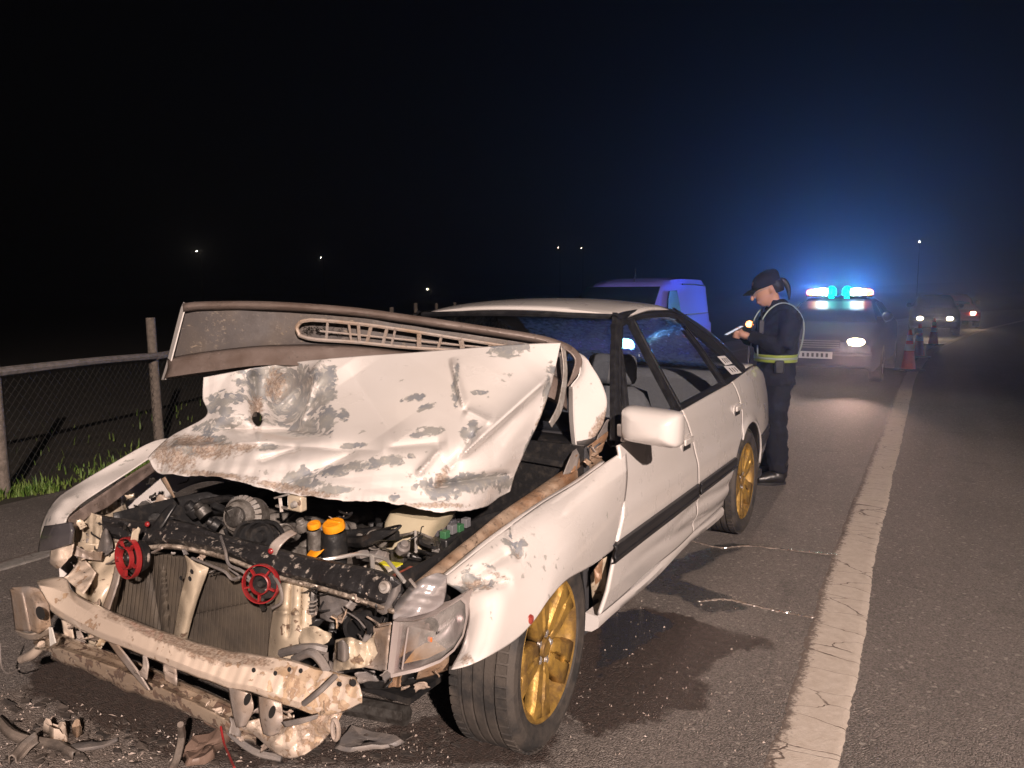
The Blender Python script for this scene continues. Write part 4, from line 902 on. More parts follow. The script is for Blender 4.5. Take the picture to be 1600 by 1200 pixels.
# centre stay, bent
band('centre_stay', [[(288, 866, -.615), (292, 890, -.625), (282, 930, -.625), (276, 965, -.615), (270, 1000, -.60)], [(296, 872, -.63), (302, 892, -.645), (293, 930, -.645), (285, 968, -.635), (279, 1000, -.62)], [(308, 880, -.63), (312, 896, -.645), (302, 935, -.645), (292, 970, -.635), (286, 1000, -.62)], [(328, 884, -.615), (322, 900, -.625), (308, 940, -.625), (298, 975, -.615), (292, 1002, -.60)]], CREAM, car, nu=50, nv=18, amp=.006, thick=.003)
for x, y in ((300, 893), (297, 904), (283, 903)):
    mb = MB(); mb.lathe([(0, 0), (.006, 0), (.008, .001)], 12, c=aty(x, y, -.650), axis=(0, -1, 0)); mb.build('bolt_hole', BLACKPL, car)
# cream side supports of the radiator panel
Q = surv([[(418, 1030, -.62), (440, 1030, -.66), (462, 1028, -.66), (490, 1010, -.64)], [(422, 985, -.62), (440, 985, -.665), (465, 975, -.67), (486, 960, -.64)], [(430, 940, -.62), (446, 938, -.66), (466, 938, -.66), (484, 935, -.64)], [(437, 906, -.60), (452, 903, -.63), (470, 907, -.63), (486, 912, -.61)]], 40, 60)
Q[..., 2] += .010*vnoise(Q[..., :2]/100, 7, 71)+fold(Q, (455, 905), (450, 1000), 4, .02)+fold(Q, (472, 910), (470, 985), 3, .015)+fold(Q, (432, 955), (470, 960), 4, -.015)
sheet_obj('side_support', unp(Q), CREAM, car, .004)
Q = surv([[(122, 960, -.70), (140, 950, -.68), (160, 985, -.66), (172, 1000, -.62)], [(118, 905, -.68), (140, 905, -.68), (160, 910, -.67), (185, 930, -.62)], [(122, 878, -.67), (150, 872, -.67), (175, 868, -.66), (198, 880, -.62)], [(110, 845, -.68), (150, 850, -.67), (180, 848, -.65), (206, 850, -.60)]], 50, 50)
Q[..., 2] += .014*vnoise(Q[..., :2]/100, 6, 72)+fold(Q, (142, 870), (138, 960), 4, .03)+fold(Q, (110, 875), (160, 870), 4, .02)
ls = sheet_obj('side_support', unp(Q), CREAM, car, .004)
for x, y, r in ((134, 901, .014), (119, 899, .007), (128, 858, .008)):
    mb = MB(); mb.lathe([(0, .0), (r, 0), (r*1.2, .002)], 18, c=aty(x, y, -.705), axis=(-.2, -1, 0)); mb.build('panel_hole', BLACKPL, ls)
band('support_strut', [[(180, 885, -.66), (176, 905, -.67), (168, 930, -.68), (160, 950, -.68)], [(190, 880, -.68), (186, 905, -.69), (178, 932, -.70), (170, 955, -.70)]], BRACKET, car, nu=24, nv=6, amp=.01)
band('lamp_panel', [[(115, 868, -.66), (135, 872, -.67), (158, 880, -.66)], [(118, 850, -.65), (138, 842, -.66), (158, 842, -.65)], [(118, 808, -.62), (140, 818, -.62), (160, 826, -.62)], [(122, 792, -.60), (140, 800, -.60), (158, 806, -.60)]], CREAM, car, nu=36, nv=36, amp=.02)
band('lamp_bracket', [[(152, 862, -.68), (164, 868, -.69), (176, 860, -.68)], [(156, 848, -.68), (166, 846, -.70), (176, 850, -.68)], [(160, 832, -.66), (166, 826, -.67), (172, 836, -.66)]], GREYPL, car, nu=20, nv=20, amp=.008)
band('torn_bracket', [[(78, 880, -.72), (92, 888, -.72), (112, 868, -.72)], [(80, 860, -.72), (95, 862, -.74), (115, 852, -.72)], [(88, 848, -.70), (100, 846, -.71), (116, 842, -.70)]], BEAM, car, nu=24, nv=20, amp=.03)
band('torn_lamp_tray', [[(115, 868, -.70), (140, 874, -.70), (158, 876, -.70)], [(118, 852, -.69), (138, 862, -.71), (160, 862, -.70)]], BRACKET, car, nu=24, nv=10, amp=.02)
# washer-bottle like reservoirs and cream inner panels in the bay
band('inner_panel', [[(146, 806, -.52), (175, 816, -.50), (204, 824, -.48)], [(146, 790, -.48), (172, 790, -.44), (200, 806, -.42)], [(158, 776, -.42), (178, 766, -.36), (190, 762, -.32)]], CREAM, car, nu=30, nv=24, amp=.03)
rows = []
for (yy, x0, x1) in ((868, 612, 668), (845, 610, 672), (815, 614, 690), (800, 622, 700)):
    c0 = aty((x0+x1)/2, yy, -.18); a = np.linspace(0, 2*np.pi, 28, endpoint=False); hw = np.linalg.norm(aty(x1, yy, -.18)-aty(x0, yy, -.18))/2
    rows.append(np.stack([c0[0]+hw*np.sign(np.cos(a))*np.abs(np.cos(a))**.5, c0[1]+.07*np.sign(np.sin(a))*np.abs(np.sin(a))**.5, np.full(28, c0[2])], 1))
rows.append(rows[-1]*.15+rows[-1].mean(0)*.85+[0, 0, .006])
mb = MB(); mb.grid(np.array(rows), True); mb.build('washer_bottle', mat('yellowed_plastic', (.52, .46, .33), .45, col2=(.40, .33, .22), scale=5, amt=.5), car, bevel=0)

# ---- engine
ENG = mat('engine_alloy', (.20, .185, .17), .42, .25, col2=(.06, .05, .042), scale=24, amt=.85, bump=.3, bscale=45)
def px_r(p, r_px, Y): return r_px*float((aty(p[0], p[1], Y)-CAM)@_F)/FPX
mb = MB(); mb.box((-.05, .02, .46), (.62, .5, .30)); mb.box((-.05, -.22, .50), (.5, .16, .22)); mb.build('engine_block', ENG, car, bevel=.02)
# intake plenum with runners
mb = MB(); c0 = aty(470, 800, -.12); mb.box((c0[0]-.02, c0[1]+.10, c0[2]-.06), (.34, .3, .07)); mb.build('intake_manifold', ENG, car, bevel=.03)
for k in range(4):
    mb = MB(); x = c0[0]-.18+k*.12; mb.tube([(x, -.05, c0[2]-.05), (x+.02*(-1)**k, -.18, c0[2]-.03), (x+.04*(-1)**k, -.27, c0[2]-.10)], [.026, .03, .026], 10, 14); mb.build('intake_runner', ENG, car)
# alternator with finned housing
ac = aty(382, 806, -.33); axv = np.array([.35, -1, .25]); axv /= np.linalg.norm(axv)
mb = MB(); mb.lathe([(0, .04), (.03, .04), (.032, .05), (.05, .05), (.060, .03), (.064, .0), (.062, -.06), (.04, -.08), (0, -.08)], 40, c=ac, axis=axv); alt = mb.build('alternator', ENG, car)
uu_ = np.cross(axv, (0, 0, 1.)); uu_ /= np.linalg.norm(uu_); vv_ = np.cross(axv, uu_)
for k in range(22):
    a = 2*np.pi*k/22; r_ = np.cos(a)*uu_+np.sin(a)*vv_; mb = MB(); mb.bar(ac+r_*.046+axv*.046, ac+r_*.069+axv*.012, .006, .014, np.cross(r_, axv)); mb.build('cooling_fin', STEEL, alt, smooth=False)
mb = MB(); mb.lathe([(0, .075), (.02, .075), (.034, .07), (.03, .062), (.034, .054), (.02, .05)], 30, c=ac, axis=axv); mb.build('pulley', DARKMETAL, alt)
def pulley(p, Y, rpx, m=DARKMETAL, name='belt_pulley'):
    c_ = aty(*p, Y); R_ = px_r(p, rpx, Y); mb = MB(); mb.lathe([(0, .03), (R_*.3, .03), (R_*.4, .012), (R_*.8, .012), (R_*.86, .03), (R_, .03), (R_*.94, .018), (R_, .006), (R_, -.01), (0, -.01)], 36, c=c_, axis=(.25, -1, .2)); mb.build(name, m, car)
pulley((413, 838), -.45, 26, BLACKPL); pulley((398, 842), -.42, 30, BLACKPL); pulley((455, 832), -.40, 15, ENG); pulley((592, 842), -.32, 16, ENG)
# belt covers
mb = MB(); mb.tube(p3((385, 852, -.46), (400, 822, -.46), (430, 818, -.46), (445, 845, -.47), (430, 868, -.49)), .007, 6, 30); mb.build('drive_belt', BLACKPL, car)
# orange filler caps
ORANGE = mat('orange_cap', (.78, .30, .012), .35, col2=(.55, .18, .01), scale=40, amt=.5)
def cap(p, Y, rpx, hpx, name='filler_cap', ribs=10, tilt=(0, -.25, 1)):
    c_ = aty(*p, Y); R_ = px_r(p, rpx, Y); h = R_*hpx; mb = MB(); mb.lathe([(0, h), (R_*.82, h), (R_*.93, h*.85), (R_, h*.3), (R_*.97, -h*.3), (0, -h*.3)], 32, c=c_, axis=tilt); o = mb.build(name, ORANGE, car, angle=30)
    mb = MB(); mb.bar(c_+np.array([-R_*.75, 0, h*1.02]), c_+np.array([R_*.75, 0, h*1.02]), R_*.3, h*.5); mb.build('cap_grip', ORANGE, o, bevel=.003)
cap((522, 824), -.43, 18, .5); cap((491, 822), -.42, 11, .55)
mb = MB(); mb.lathe([(.036, 0), (.040, -.05), (.034, -.13), (.05, -.16)], 24, c=aty(522, 830, -.43), axis=(0, 0, 1)); mb.build('filler_neck', BLACKPL, car)
mb = MB(); mb.lathe([(.02, 0), (.022, -.04), (.018, -.13)], 20, c=aty(491, 828, -.42), axis=(0, 0, 1)); mb.build('filler_neck', ENG, car)
band('dipstick_flag', [[(480, 868, -.48), (490, 872, -.49), (500, 866, -.48)], [(486, 860, -.47), (496, 862, -.48), (507, 858, -.47)]], ORANGE, car, nu=12, nv=8, thick=.01)
# battery with strap, labels, terminal
B0 = aty(610, 892, -.40)
mb = MB(); mb.box(B0+np.array([0, .05, -.10]), (.25, .17, .18)); bat = mb.build('battery', BLACKPL, car, bevel=.008)
mb = MB(); mb.box(B0+np.array([.07, .02, -.006]), (.10, .10, .006)); mb.build('battery_label', mat('battery_red', (.40, .09, .06), .4, col2=(.05, .03, .03), scale=50, amt=.8), bat)
mb = MB(); mb.box(B0+np.array([-.055, .03, -.005]), (.085, .07, .008)); mb.build('battery_label', mat('battery_cream', (.5, .45, .38), .5), bat)
mb = MB(); mb.box(B0+np.array([-.035, .045, .002]), (.065, .035, .004)); mb.build('battery_label', mat('battery_yellow', (.62, .58, .03), .4), bat)
mb = MB(); mb.box(B0+np.array([.09, .10, .02]), (.05, .04, .035)); mb.build('terminal_cover', BLACKPL, bat, bevel=.008)
CHROME = mat('plated_strap', (.55, .52, .49), .25, .45)
mb = MB(); mb.tube(p3((498, 876, -.52), (530, 871, -.48), (560, 866, -.46), (598, 872, -.48), (612, 884, -.52), (632, 909, -.56)), .0055, 7, 40); mb.build('battery_strap', CHROME, car)
mb = MB(); mb.tube(p3((581, 869, -.47), (582, 882, -.50), (583, 898, -.54)), .007, 7); mb.build('battery_stay', CHROME, car)
mb = MB(); mb.tube(p3((649, 830, -.30), (650, 850, -.33), (650, 862, -.36)), .005, 6); mb.build('bonnet_stay', CHROME, car)
# fuse and relay box
Fz = aty(700, 832, -.12)
mb = MB(); mb.box(Fz+np.array([0, 0, -.04]), (.10, .16, .09)); fb = mb.build('fuse_box', BLACKPL, car, bevel=.006)
for k in range(12):
    col_ = [(.22, .23, .25), (.07, .07, .08), (.04, .13, .06), (.28, .28, .30), (.05, .05, .055), (.14, .14, .15)][k % 6]
    mb = MB(); mb.box(Fz+np.array([-.03+.03*(k % 3), -.06+.04*(k//3), .012+.010*(k % 2)]), (.022, .028, .03)); mb.build('relay', mat('relay_%s' % ['grey', 'black', 'green', 'pale', 'yellow', 'red'][k % 6], col_, .4) if k < 6 else bpy.data.materials['relay_%s' % ['grey', 'black', 'green', 'pale', 'yellow', 'red'][k % 6]], fb, bevel=.002)
# fan shroud / dashed black duct on the right of the bay
mb = MB(); mb.tube(p3((186, 752, -.05), (205, 772, -.15), (225, 792, -.26), (243, 812, -.37)), [.030, .028, .026, .026], 10, 20); du = mb.build('air_hose', BLACKPL, car)
for k in range(9):
    t = (k+.5)/9; q = crom(p3((186, 752, -.05), (205, 772, -.15), (225, 792, -.26), (243, 812, -.37)), 10)[k]; d_ = p3((243, 812, -.37))[0]-p3((186, 752, -.05))[0]; d_ /= np.linalg.norm(d_)
    mb = MB(); mb.lathe([(.0285, -.003), (.031, -.001), (.031, .001), (.0285, .003)], 16, c=q, axis=d_); mb.build('hose_ring', DARKMETAL, du)
# bonnet catch hanging below the fold, torn rusty strip
band('torn_strip', [[(252, 748, -.36), (262, 765, -.37), (272, 778, -.38)], [(258, 745, -.36), (267, 762, -.37), (273, 776, -.38)]], RUST, bon, nu=16, nv=4, amp=.01)
mb = MB(); c0 = aty(460, 785, -.40); mb.box(c0+np.array([.012, 0, 0]), (.06, .03, .05)); ctch = mb.build('bonnet_catch', CREAM, car, bevel=.006)
mb = MB(); mb.lathe([(0, .012), (.008, .012), (.010, .004), (.012, 0)], 14, c=c0+np.array([.018, -.016, .0]), axis=(0, -1, 0)); mb.build('catch_bolt', STEEL, ctch)
for k, (a, b) in enumerate((((430, 778), (452, 772)), ((432, 790), (455, 796)), ((437, 776), (440, 800)))):
    mb = MB(); mb.bar(aty(*a, -.39), aty(*b, -.40), .010, .006); mb.build('catch_arm', STEEL, ctch, smooth=False)
# hoses, pipes and looms through the bay
r2_ = random.Random(3)
for k in range(34):
    x = r2_.uniform(290, 660); y = np.interp(x, [290, 660], [795, 850])+r2_.uniform(-22, 26); Y = r2_.uniform(-.36, .05)
    pts = [(x, y, Y)]
    for j in range(4):
        x += r2_.uniform(-18, 55); y += r2_.uniform(-10, 12); Y += r2_.uniform(-.06, .07); pts.append((min(x, 680), y, min(max(Y, -.5), .2)))
    mb = MB(); mb.tube(p3(*pts), r2_.choice([.004, .005, .008, .011, .014, .018]), 7, 28); mb.build(r2_.choice(['hose', 'hose', 'pipe', 'cable_loom']), r2_.choice([BLACKPL, BLACKPL, BLACKPL, DARKMETAL, ENG]), car)
for k in range(26):                                   # small brackets, sensors and clips
    x = r2_.uniform(300, 650); y = np.interp(x, [290, 660], [800, 865])+r2_.uniform(-14, 22); Y = r2_.uniform(-.40, -.2); c_ = aty(x, y, Y)
    mb = MB(); s_ = r2_.uniform(.012, .032)
    if k % 2: mb.lathe([(0, s_), (s_*.6, s_), (s_*.7, s_*.3), (s_, s_*.2), (s_, -s_), (0, -s_)], 14, c=c_, axis=(r2_.uniform(-1, 1), r2_.uniform(-1, 0), 1))
    else: mb.box(c_, (s_*1.6, s_, s_*1.1), Matrix.Rotation(r2_.uniform(0, 3), 3, 'Z') @ Matrix.Rotation(r2_.uniform(-.5, .5), 3, 'X'))
    mb.build(r2_.choice(['sensor', 'clip', 'bracket', 'connector']), r2_.choice([BLACKPL, ENG, DARKMETAL, GREYPL, STEEL]), car, bevel=.002)
# loose pale wires over the support
for pts in ([(345, 838, -.60), (352, 860, -.66), (358, 882, -.68), (378, 892, -.68), (392, 906, -.67)], [(300, 872, -.64), (330, 884, -.66), (352, 894, -.67), (362, 905, -.67), (374, 902, -.67)], [(428, 900, -.66), (438, 918, -.68), (440, 940, -.68), (426, 950, -.68)], [(640, 905, -.60), (652, 920, -.60), (668, 938, -.58)]):
    mb = MB(); mb.tube(p3(*pts), .0045, 6, 30); mb.build('wire', GREYPL, car)
# horns: red dished discs with an open ribbed rim
def horn(c, Y, rx, ry, axis, name='horn'):
    c_ = aty(*c, Y); R_ = px_r(c, ry, Y); ax = np.array(axis, float); ax /= np.linalg.norm(ax)
    h = sub_empty(name, car, tuple(c_)); z0 = np.zeros(3)
    mb = MB(); mb.lathe([(R_*.91, .010), (R_*.92, .016), (R_*.98, .016), (R_*1.0, .010), (R_*.99, 0), (R_*.91, 0), (R_*.91, .010)], 40, c=z0, axis=ax); mb.build('horn_ring', REDPL, h)
    mb = MB(); mb.lathe([(R_*.46, .014), (R_*.48, .022), (R_*.53, .020), (R_*.54, .008), (R_*.46, .008), (R_*.46, .014)], 32, c=z0, axis=ax); mb.build('horn_ring', REDPL, h)
    u = np.cross(ax, (0, 0, 1.)); u /= np.linalg.norm(u); v = np.cross(ax, u)
    for k in range(5):
        a = k*np.pi*.4+.3; d = np.cos(a)*u+np.sin(a)*v; mb = MB(); mb.bar(d*R_*.5+ax*.014, d*R_*.86+ax*.014, R_*.09, .010, ax); mb.build('horn_rib', REDPL, h, smooth=False)
    mb = MB(); mb.lathe([(0, -.006), (R_*.4, -.008), (R_*.84, -.014), (R_*.7, -.04), (R_*.3, -.05), (0, -.05)], 32, c=z0, axis=ax); mb.build('horn_body', BLACKPL, h)
    mb = MB(); mb.lathe([(0, .016), (R_*.16, .016), (R_*.22, .008), (R_*.24, .0)], 20, c=z0, axis=ax); mb.build('horn_centre', BLACKPL, h)
horn((204, 871), -.69, 14, 33, (-.08, -1, .1)); horn((410, 911), -.67, 25, 31, (.35, -1, .15))
mb = MB(); mb.tube(p3((408, 935, -.66), (412, 950, -.62)), .01, 6); mb.build('horn_stay', DARKMETAL, car)

# ---- left headlamp: shell, clear lens, bulb, reflector; loose silver reflector above it
LENS = glass('lamp_lens', (.93, .88, .89), .05, 1.45, dirt=.95); SILVER = mat('lamp_reflector', (.62, .60, .60), .18, .9, col2=(.40, .34, .33), scale=6, amt=.6)
LFR = mat('lamp_frame', (.27, .235, .225), .4, col2=(.30, .25, .23), scale=12, amt=.6, coat=.3)
hl = sub_empty('headlamp', car); hl['label'] = 'left headlamp hanging loose with clear corner lens'
out = [(617, 968, -.62), (650, 966, -.60), (680, 957, -.56), (708, 940, -.48), (724, 930, -.43), (732, 938, -.41), (733, 960, -.41), (727, 990, -.43), (712, 1014, -.47), (690, 1032, -.52), (655, 1046, -.57), (607, 1057, -.63)]
O = p3(*out); Cn = O.mean(0); I = Cn+(O-Cn)*.91
back = O+np.array([-.01, .09, 0]); mb = MB()
n = len(O); O2 = O+np.array([.004, -.012, 0]); I2 = I+np.array([.004, -.010, 0])
mb.grid(np.stack([back, O, O2, I2, I+np.array([0, .02, 0])]), True); mb.build('lamp_shell', LFR, hl, angle=40)
mb = MB(); k_ = [Cn+(O-Cn)*s+np.array([0.006*b, -.014*b, 0]) for s, b in ((.885, .2), (.7, .9), (.4, 1.25), (.05, 1.4))]; mb.grid(np.stack(k_), True); mb.build('lamp_lens', LENS, hl)
mb = MB(); k_ = [Cn+(O-Cn)*s+np.array([-.01, d, 0]) for s, d in ((.9, .015), (.8, .05), (.55, .075), (.2, .085), (.02, .086))]; mb.grid(np.stack(k_), True); mb.build('lamp_reflector', SILVER, hl)
bc_ = aty(668, 982, -.50); mb = MB(); mb.lathe([(.0, .05), (.012, .045), (.016, .03), (.014, .012), (.022, .01), (.026, 0), (.026, -.02)], 20, c=bc_, axis=(.6, -1, -.1)); mb.build('bulb', glass('bulb_glass', (.9, .85, .8)), hl)
mb = MB(); mb.lathe([(.018, .004), (.026, .004), (.030, -.002), (.030, -.014), (.018, -.014), (.018, .004)], 24, c=bc_, axis=(.6, -1, -.1)); mb.build('bulb_holder', DARKMETAL, hl)
mb = MB(); mb.box(aty(672, 999, -.545), (.014, .008, .014)); mb.build('amber_marker', mat('amber', (.6, .14, .03), .3), hl, bevel=.003)
mb = MB(); P_ = [Cn+(O[11]-Cn)*.8, Cn+(O[10]-Cn)*.8, Cn+(O[9]-Cn)*.75, bc_+np.array([-.02, 0, -.03])]; mb.prism([p+np.array([0, .02, 0]) for p in P_], (0, .004, 0)); mb.build('amber_reflector', mat('amber_pale', (.50, .34, .18), .3, .3), hl)
mb = MB(); mb.bar(I[0]+[.03, .0, -.012], I[11]+[.03, .0, .015], .004, .004); mb.build('lens_seam', LFR, hl)
Q = surv([[(614, 968, -.60), (640, 964, -.61), (672, 956, -.57), (692, 944, -.52)], [(618, 945, -.57), (645, 930, -.60), (675, 925, -.57), (696, 925, -.51)], [(640, 918, -.55), (660, 905, -.56), (682, 896, -.53), (698, 900, -.48)]], 40, 36)
Q[..., 2] += .024*vnoise(Q[..., :2]/100, 8, 81)
sheet_obj('loose_reflector', unp(Q), mat('crushed_silver', (.62, .58, .58), .3, .6), hl, .004)
band('lamp_mount', [[(612, 972, -.60), (608, 1000, -.62), (604, 1050, -.62)], [(592, 975, -.58), (588, 1005, -.59), (582, 1045, -.60)], [(572, 985, -.57), (568, 1010, -.58), (560, 1040, -.60)]], BRACKET, car, nu=30, nv=16, amp=.012)
band('grey_bracket', [[(588, 954, -.64), (600, 960, -.65), (612, 950, -.64)], [(598, 935, -.64), (612, 935, -.65), (624, 928, -.63)], [(606, 922, -.63), (618, 918, -.64), (626, 912, -.62)]], GREYPL, car, nu=16, nv=16, amp=.004)
mb = MB(); mb.lathe([(0, .02), (.008, .02), (.01, .012), (.016, .010), (.016, 0), (0, 0)], 16, c=aty(603, 917, -.65), axis=(.2, -1, .3)); mb.build('mount_bolt', STEEL, car)
# chassis leg ends, air duct and plastic between support and headlamp
mb = MB(); c_ = aty(567, 978, -.58); mb.lathe([(.032, .03), (.044, .03), (.046, .022), (.046, -.10), (.034, -.10)], 30, c=c_, axis=(.15, -1, .05)); mb.build('intake_pipe', BLACKPL, car)
mb = MB(); mb.lathe([(0, 0), (.034, 0)], 24, c=c_+np.array([0, .03, 0]), axis=(.15, -1, .05)); mb.build('pipe_mouth', DUCT, car)
band('air_guide', [[(500, 965, -.60), (520, 972, -.62), (545, 965, -.60)], [(500, 945, -.60), (518, 952, -.62), (542, 948, -.60)], [(498, 918, -.59), (530, 930, -.61), (570, 945, -.60)]], GREYPL, car, nu=24, nv=18, amp=.012)
mb = MB(); mb.tube(p3((490, 915, -.62), (488, 940, -.63), (487, 965, -.63), (488, 985, -.62)), [.010, .012, .011, .008], 8, 16); mb.build('tensioner', DARKMETAL, car)
for y in (938, 944, 950, 956): mb = MB(); mb.lathe([(.010, -.002), (.015, -.001), (.015, .001), (.010, .002)], 12, c=aty(488, y, -.63)); mb.build('tensioner_ring', STEEL, car)
band('crushed_leg', [[(468, 1005, -.68), (490, 1010, -.70), (510, 1005, -.70), (518, 995, -.68)], [(466, 985, -.66), (490, 978, -.69), (505, 985, -.69), (518, 990, -.66)]], CREAM, car, nu=24, nv=14, amp=.02)
band('crumpled_leg', [[(520, 1050, -.66), (550, 1045, -.68), (575, 1040, -.66), (590, 1020, -.63)], [(522, 1020, -.65), (545, 1010, -.68), (565, 1012, -.66), (585, 1000, -.62)], [(524, 1000, -.63), (548, 996, -.66), (572, 1003, -.64), (588, 985, -.60)]], CREAM, car, nu=36, nv=26, amp=.035)
band('tow_plate', [[(527, 1030, -.70), (538, 1034, -.72), (545, 1028, -.70)], [(528, 1003, -.70), (536, 1000, -.72), (544, 1010, -.70)]], GREYPL, car, nu=12, nv=12, amp=.005)
mb = MB()
for pts in ([(440, 1020, -.70), (465, 1014, -.72), (490, 1012, -.72), (510, 1016, -.70)], [(460, 1030, -.72), (485, 1020, -.74), (500, 1030, -.74), (512, 1050, -.74)]):
    mb = MB(); mb.tube(p3(*pts), .012, 7, 20); mb.build('broken_pipe', GREYPL, car)

# ---- bumper beam: C-section, twisted; brackets at both ends
bt = [(58, 908, -.76), (100, 902, -.72), (118, 928, -.75), (180, 958, -.79), (250, 985, -.80), (330, 1010, -.79), (400, 1023, -.77), (445, 1029, -.76), (520, 1050, -.74), (556, 1058, -.72)]
bm = [(60, 914, -.79), (95, 925, -.79), (125, 948, -.82), (180, 972, -.84), (250, 1000, -.85), (330, 1028, -.84), (395, 1042, -.83), (440, 1055, -.82), (515, 1078, -.79), (566, 1072, -.76)]
bb = [(64, 926, -.79), (90, 950, -.80), (140, 978, -.82), (210, 1006, -.84), (285, 1036, -.85), (350, 1060, -.84), (400, 1072, -.83), (450, 1090, -.81), (510, 1106, -.79), (566, 1086, -.76)]
b2 = off(bb, 4, .05)
R_ = np.stack([crom(r, 150) for r in (off(bb, 13, .035), off(bb, 11, .0), off(bb, 1, -.004), [((a+x)/2, (b+d)/2-2, (c+e)/2-.012) for (a, b, c), (x, d, e) in zip(bb, bt)], off(bt, 3, -.004), off(bt, 0, .012), off(bt, 4, .05))]); Q = np.stack([lin(R_[:, i], 42) for i in range(150)], 1)
Q[..., 2] += .006*vnoise(Q[..., :2]/100, 3, 91)+.002*vnoise(Q[..., :2]/100, 16, 92)*np.clip((Q[..., 0]-180)/150, 0, 1); Q[..., 1] += 1.6*vnoise(Q[..., :1]/100, 9, 93)*np.clip((Q[..., 0]-250)/150, .2, 1)
chip = np.clip((Q[..., 0]-340)/260, 0, .42); scuff = np.zeros_like(chip)
for c_ in [(215, 975, 40, 8, 22), (255, 990, 55, 10, 20), (310, 1018, 60, 13, 20), (350, 1020, 45, 10, 15), (180, 965, 20, 6, 20), (400, 1035, 30, 8), (285, 1010, 90, 7, 20)]: scuff = np.maximum(scuff, ell(Q, *c_)*.8)
chip = chip*(1-scuff)
beam = sheet_obj('bumper_beam', unp(Q), BEAM, car, .004, angle=28, attrs=dict(chip=chip, scuff=scuff)); beam['label'] = 'scraped tan bumper beam bared across the front'
for x, y in ((552, 1071), (452, 1050), (396, 1051), (430, 1056), (531, 1073), (470, 1052)):
    Y = np.interp(x, [q[0] for q in bm], [q[2] for q in bm])-.012; mb = MB(); mb.lathe([(0, 0), (.006 if x < 550 else .009, 0)], 12, c=aty(x, y-4, Y-.006), axis=(.1, -1, .35)); mb.build('beam_hole', DUCT, beam)
mb = MB(); mb.tube(p3((475, 1100, -.85), (500, 1080, -.85), (525, 1056, -.80)), .007, 6, 14); mb.build('beam_tie', GREYPL, beam)
band('beam_tear', [[(100, 902, -.72), (110, 895, -.70), (128, 868, -.66)], [(130, 928, -.75), (140, 915, -.73), (150, 895, -.70)]], BEAM, beam, nu=20, nv=14, amp=.02)
Q = surv([[(48, 985, -.80), (60, 990, -.82), (80, 978, -.80)], [(36, 930, -.80), (55, 940, -.84), (76, 945, -.80)], [(18, 918, -.78), (45, 916, -.80), (62, 920, -.79)]], 24, 20, lin); Q[..., 2] += .008*vnoise(Q[..., :2]/100, 7, 94)
eb = sheet_obj('end_bracket', unp(Q), BRACKET, car, .004)
band('bracket_side', [[(16, 920, -.76), (20, 950, -.74), (24, 985, -.72)], [(36, 926, -.81), (42, 955, -.82), (48, 986, -.81)]], BRACKET, eb, nu=16, nv=10, amp=.004)
band('bracket_foot', [[(22, 984, -.74), (48, 990, -.81), (78, 980, -.80)], [(28, 992, -.72), (50, 1000, -.78), (80, 990, -.77)]], BEAM, eb, nu=14, nv=6)
mb = MB(); mb.lathe([(0, 0), (.022, 0)], 20, c=aty(63, 958, -.845), axis=(.1, -1, 0)); mb.build('bracket_hole', DUCT, eb)
# lower rail with buckled lip
lt = [(52, 1000, -.74), (90, 990, -.76), (130, 1005, -.77), (200, 1030, -.78), (270, 1060, -.78), (330, 1085, -.77), (370, 1105, -.76), (400, 1125, -.74)]
lm_ = [(54, 1010, -.77), (90, 1010, -.80), (130, 1022, -.80), (200, 1048, -.81), (270, 1080, -.81), (325, 1105, -.80), (370, 1130, -.79), (400, 1145, -.77)]
lb = [(80, 1024, -.78), (100, 1035, -.79), (125, 1042, -.79), (195, 1075, -.80), (265, 1100, -.80), (320, 1125, -.79), (360, 1145, -.78), (400, 1160, -.76)]
MUD = paint_mat('muddy_rail', True, .6, (.25, .19, .14), (.13, .085, .06), (.19, .13, .09), (.36, .28, .21), (.10, .065, .05), .34)
R_ = np.stack([crom(r, 120) for r in (off(lb, 4, .03), lb, off(lb, -8, -.006), off(lm_, 4, .0), off(lm_, -2, .035), off(lt, 6, .03), lt, off(lt, -2, .05))]); Q = np.stack([lin(R_[:, i], 36) for i in range(120)], 1)[::-1]; Q[..., 2] += .009*vnoise(Q[..., :2]/100, 4, 95)+.005*vnoise(Q[..., :2]/100, 13, 195); Q[-8:, :, 1] += 2.5*vnoise(Q[-8:, :, :1]/100, 16, 96)
low = sheet_obj('lower_rail', unp(Q), MUD, car, .004, angle=28)
# straps and webs between beam and lower rail
for rws, m_ in ((([(168, 1000, -.80), (185, 1025, -.81), (205, 1050, -.82), (230, 1078, -.83)], [(178, 1000, -.82), (196, 1022, -.83), (214, 1046, -.84), (234, 1078, -.84)]), BRACKET),
                (([(210, 1050, -.84), (222, 1045, -.84), (224, 1020, -.83)], [(230, 1062, -.84), (232, 1040, -.84), (228, 1020, -.83)]), BRACKET),
                (([(255, 1035, -.82), (256, 1050, -.82), (258, 1062, -.81)], [(275, 1040, -.82), (276, 1055, -.82), (277, 1072, -.81)]), BRACKET),
                (([(82, 948, -.72), (95, 965, -.72), (100, 990, -.73)], [(98, 948, -.72), (110, 968, -.72), (116, 1000, -.73)]), BEAM),
                (([(100, 960, -.68), (108, 980, -.68), (116, 1002, -.70)], [(118, 962, -.67), (126, 985, -.68), (140, 1012, -.71)]), BRACKET),
                (([(134, 975, -.68), (138, 995, -.69), (140, 1012, -.71)], [(156, 990, -.68), (158, 1000, -.69), (160, 1020, -.71)]), CREAM)):
    band('beam_strap', list(rws), m_, car, nu=20, nv=8, amp=.01)
mb = MB(); mb.prism(p3((76, 980, -.83), (80, 981, -.83), (86, 1005, -.84), (78, 1010, -.84)), (0, .004, 0)); mb.build('white_splinter', mat('white_plastic', (.55, .52, .48), .5), low)
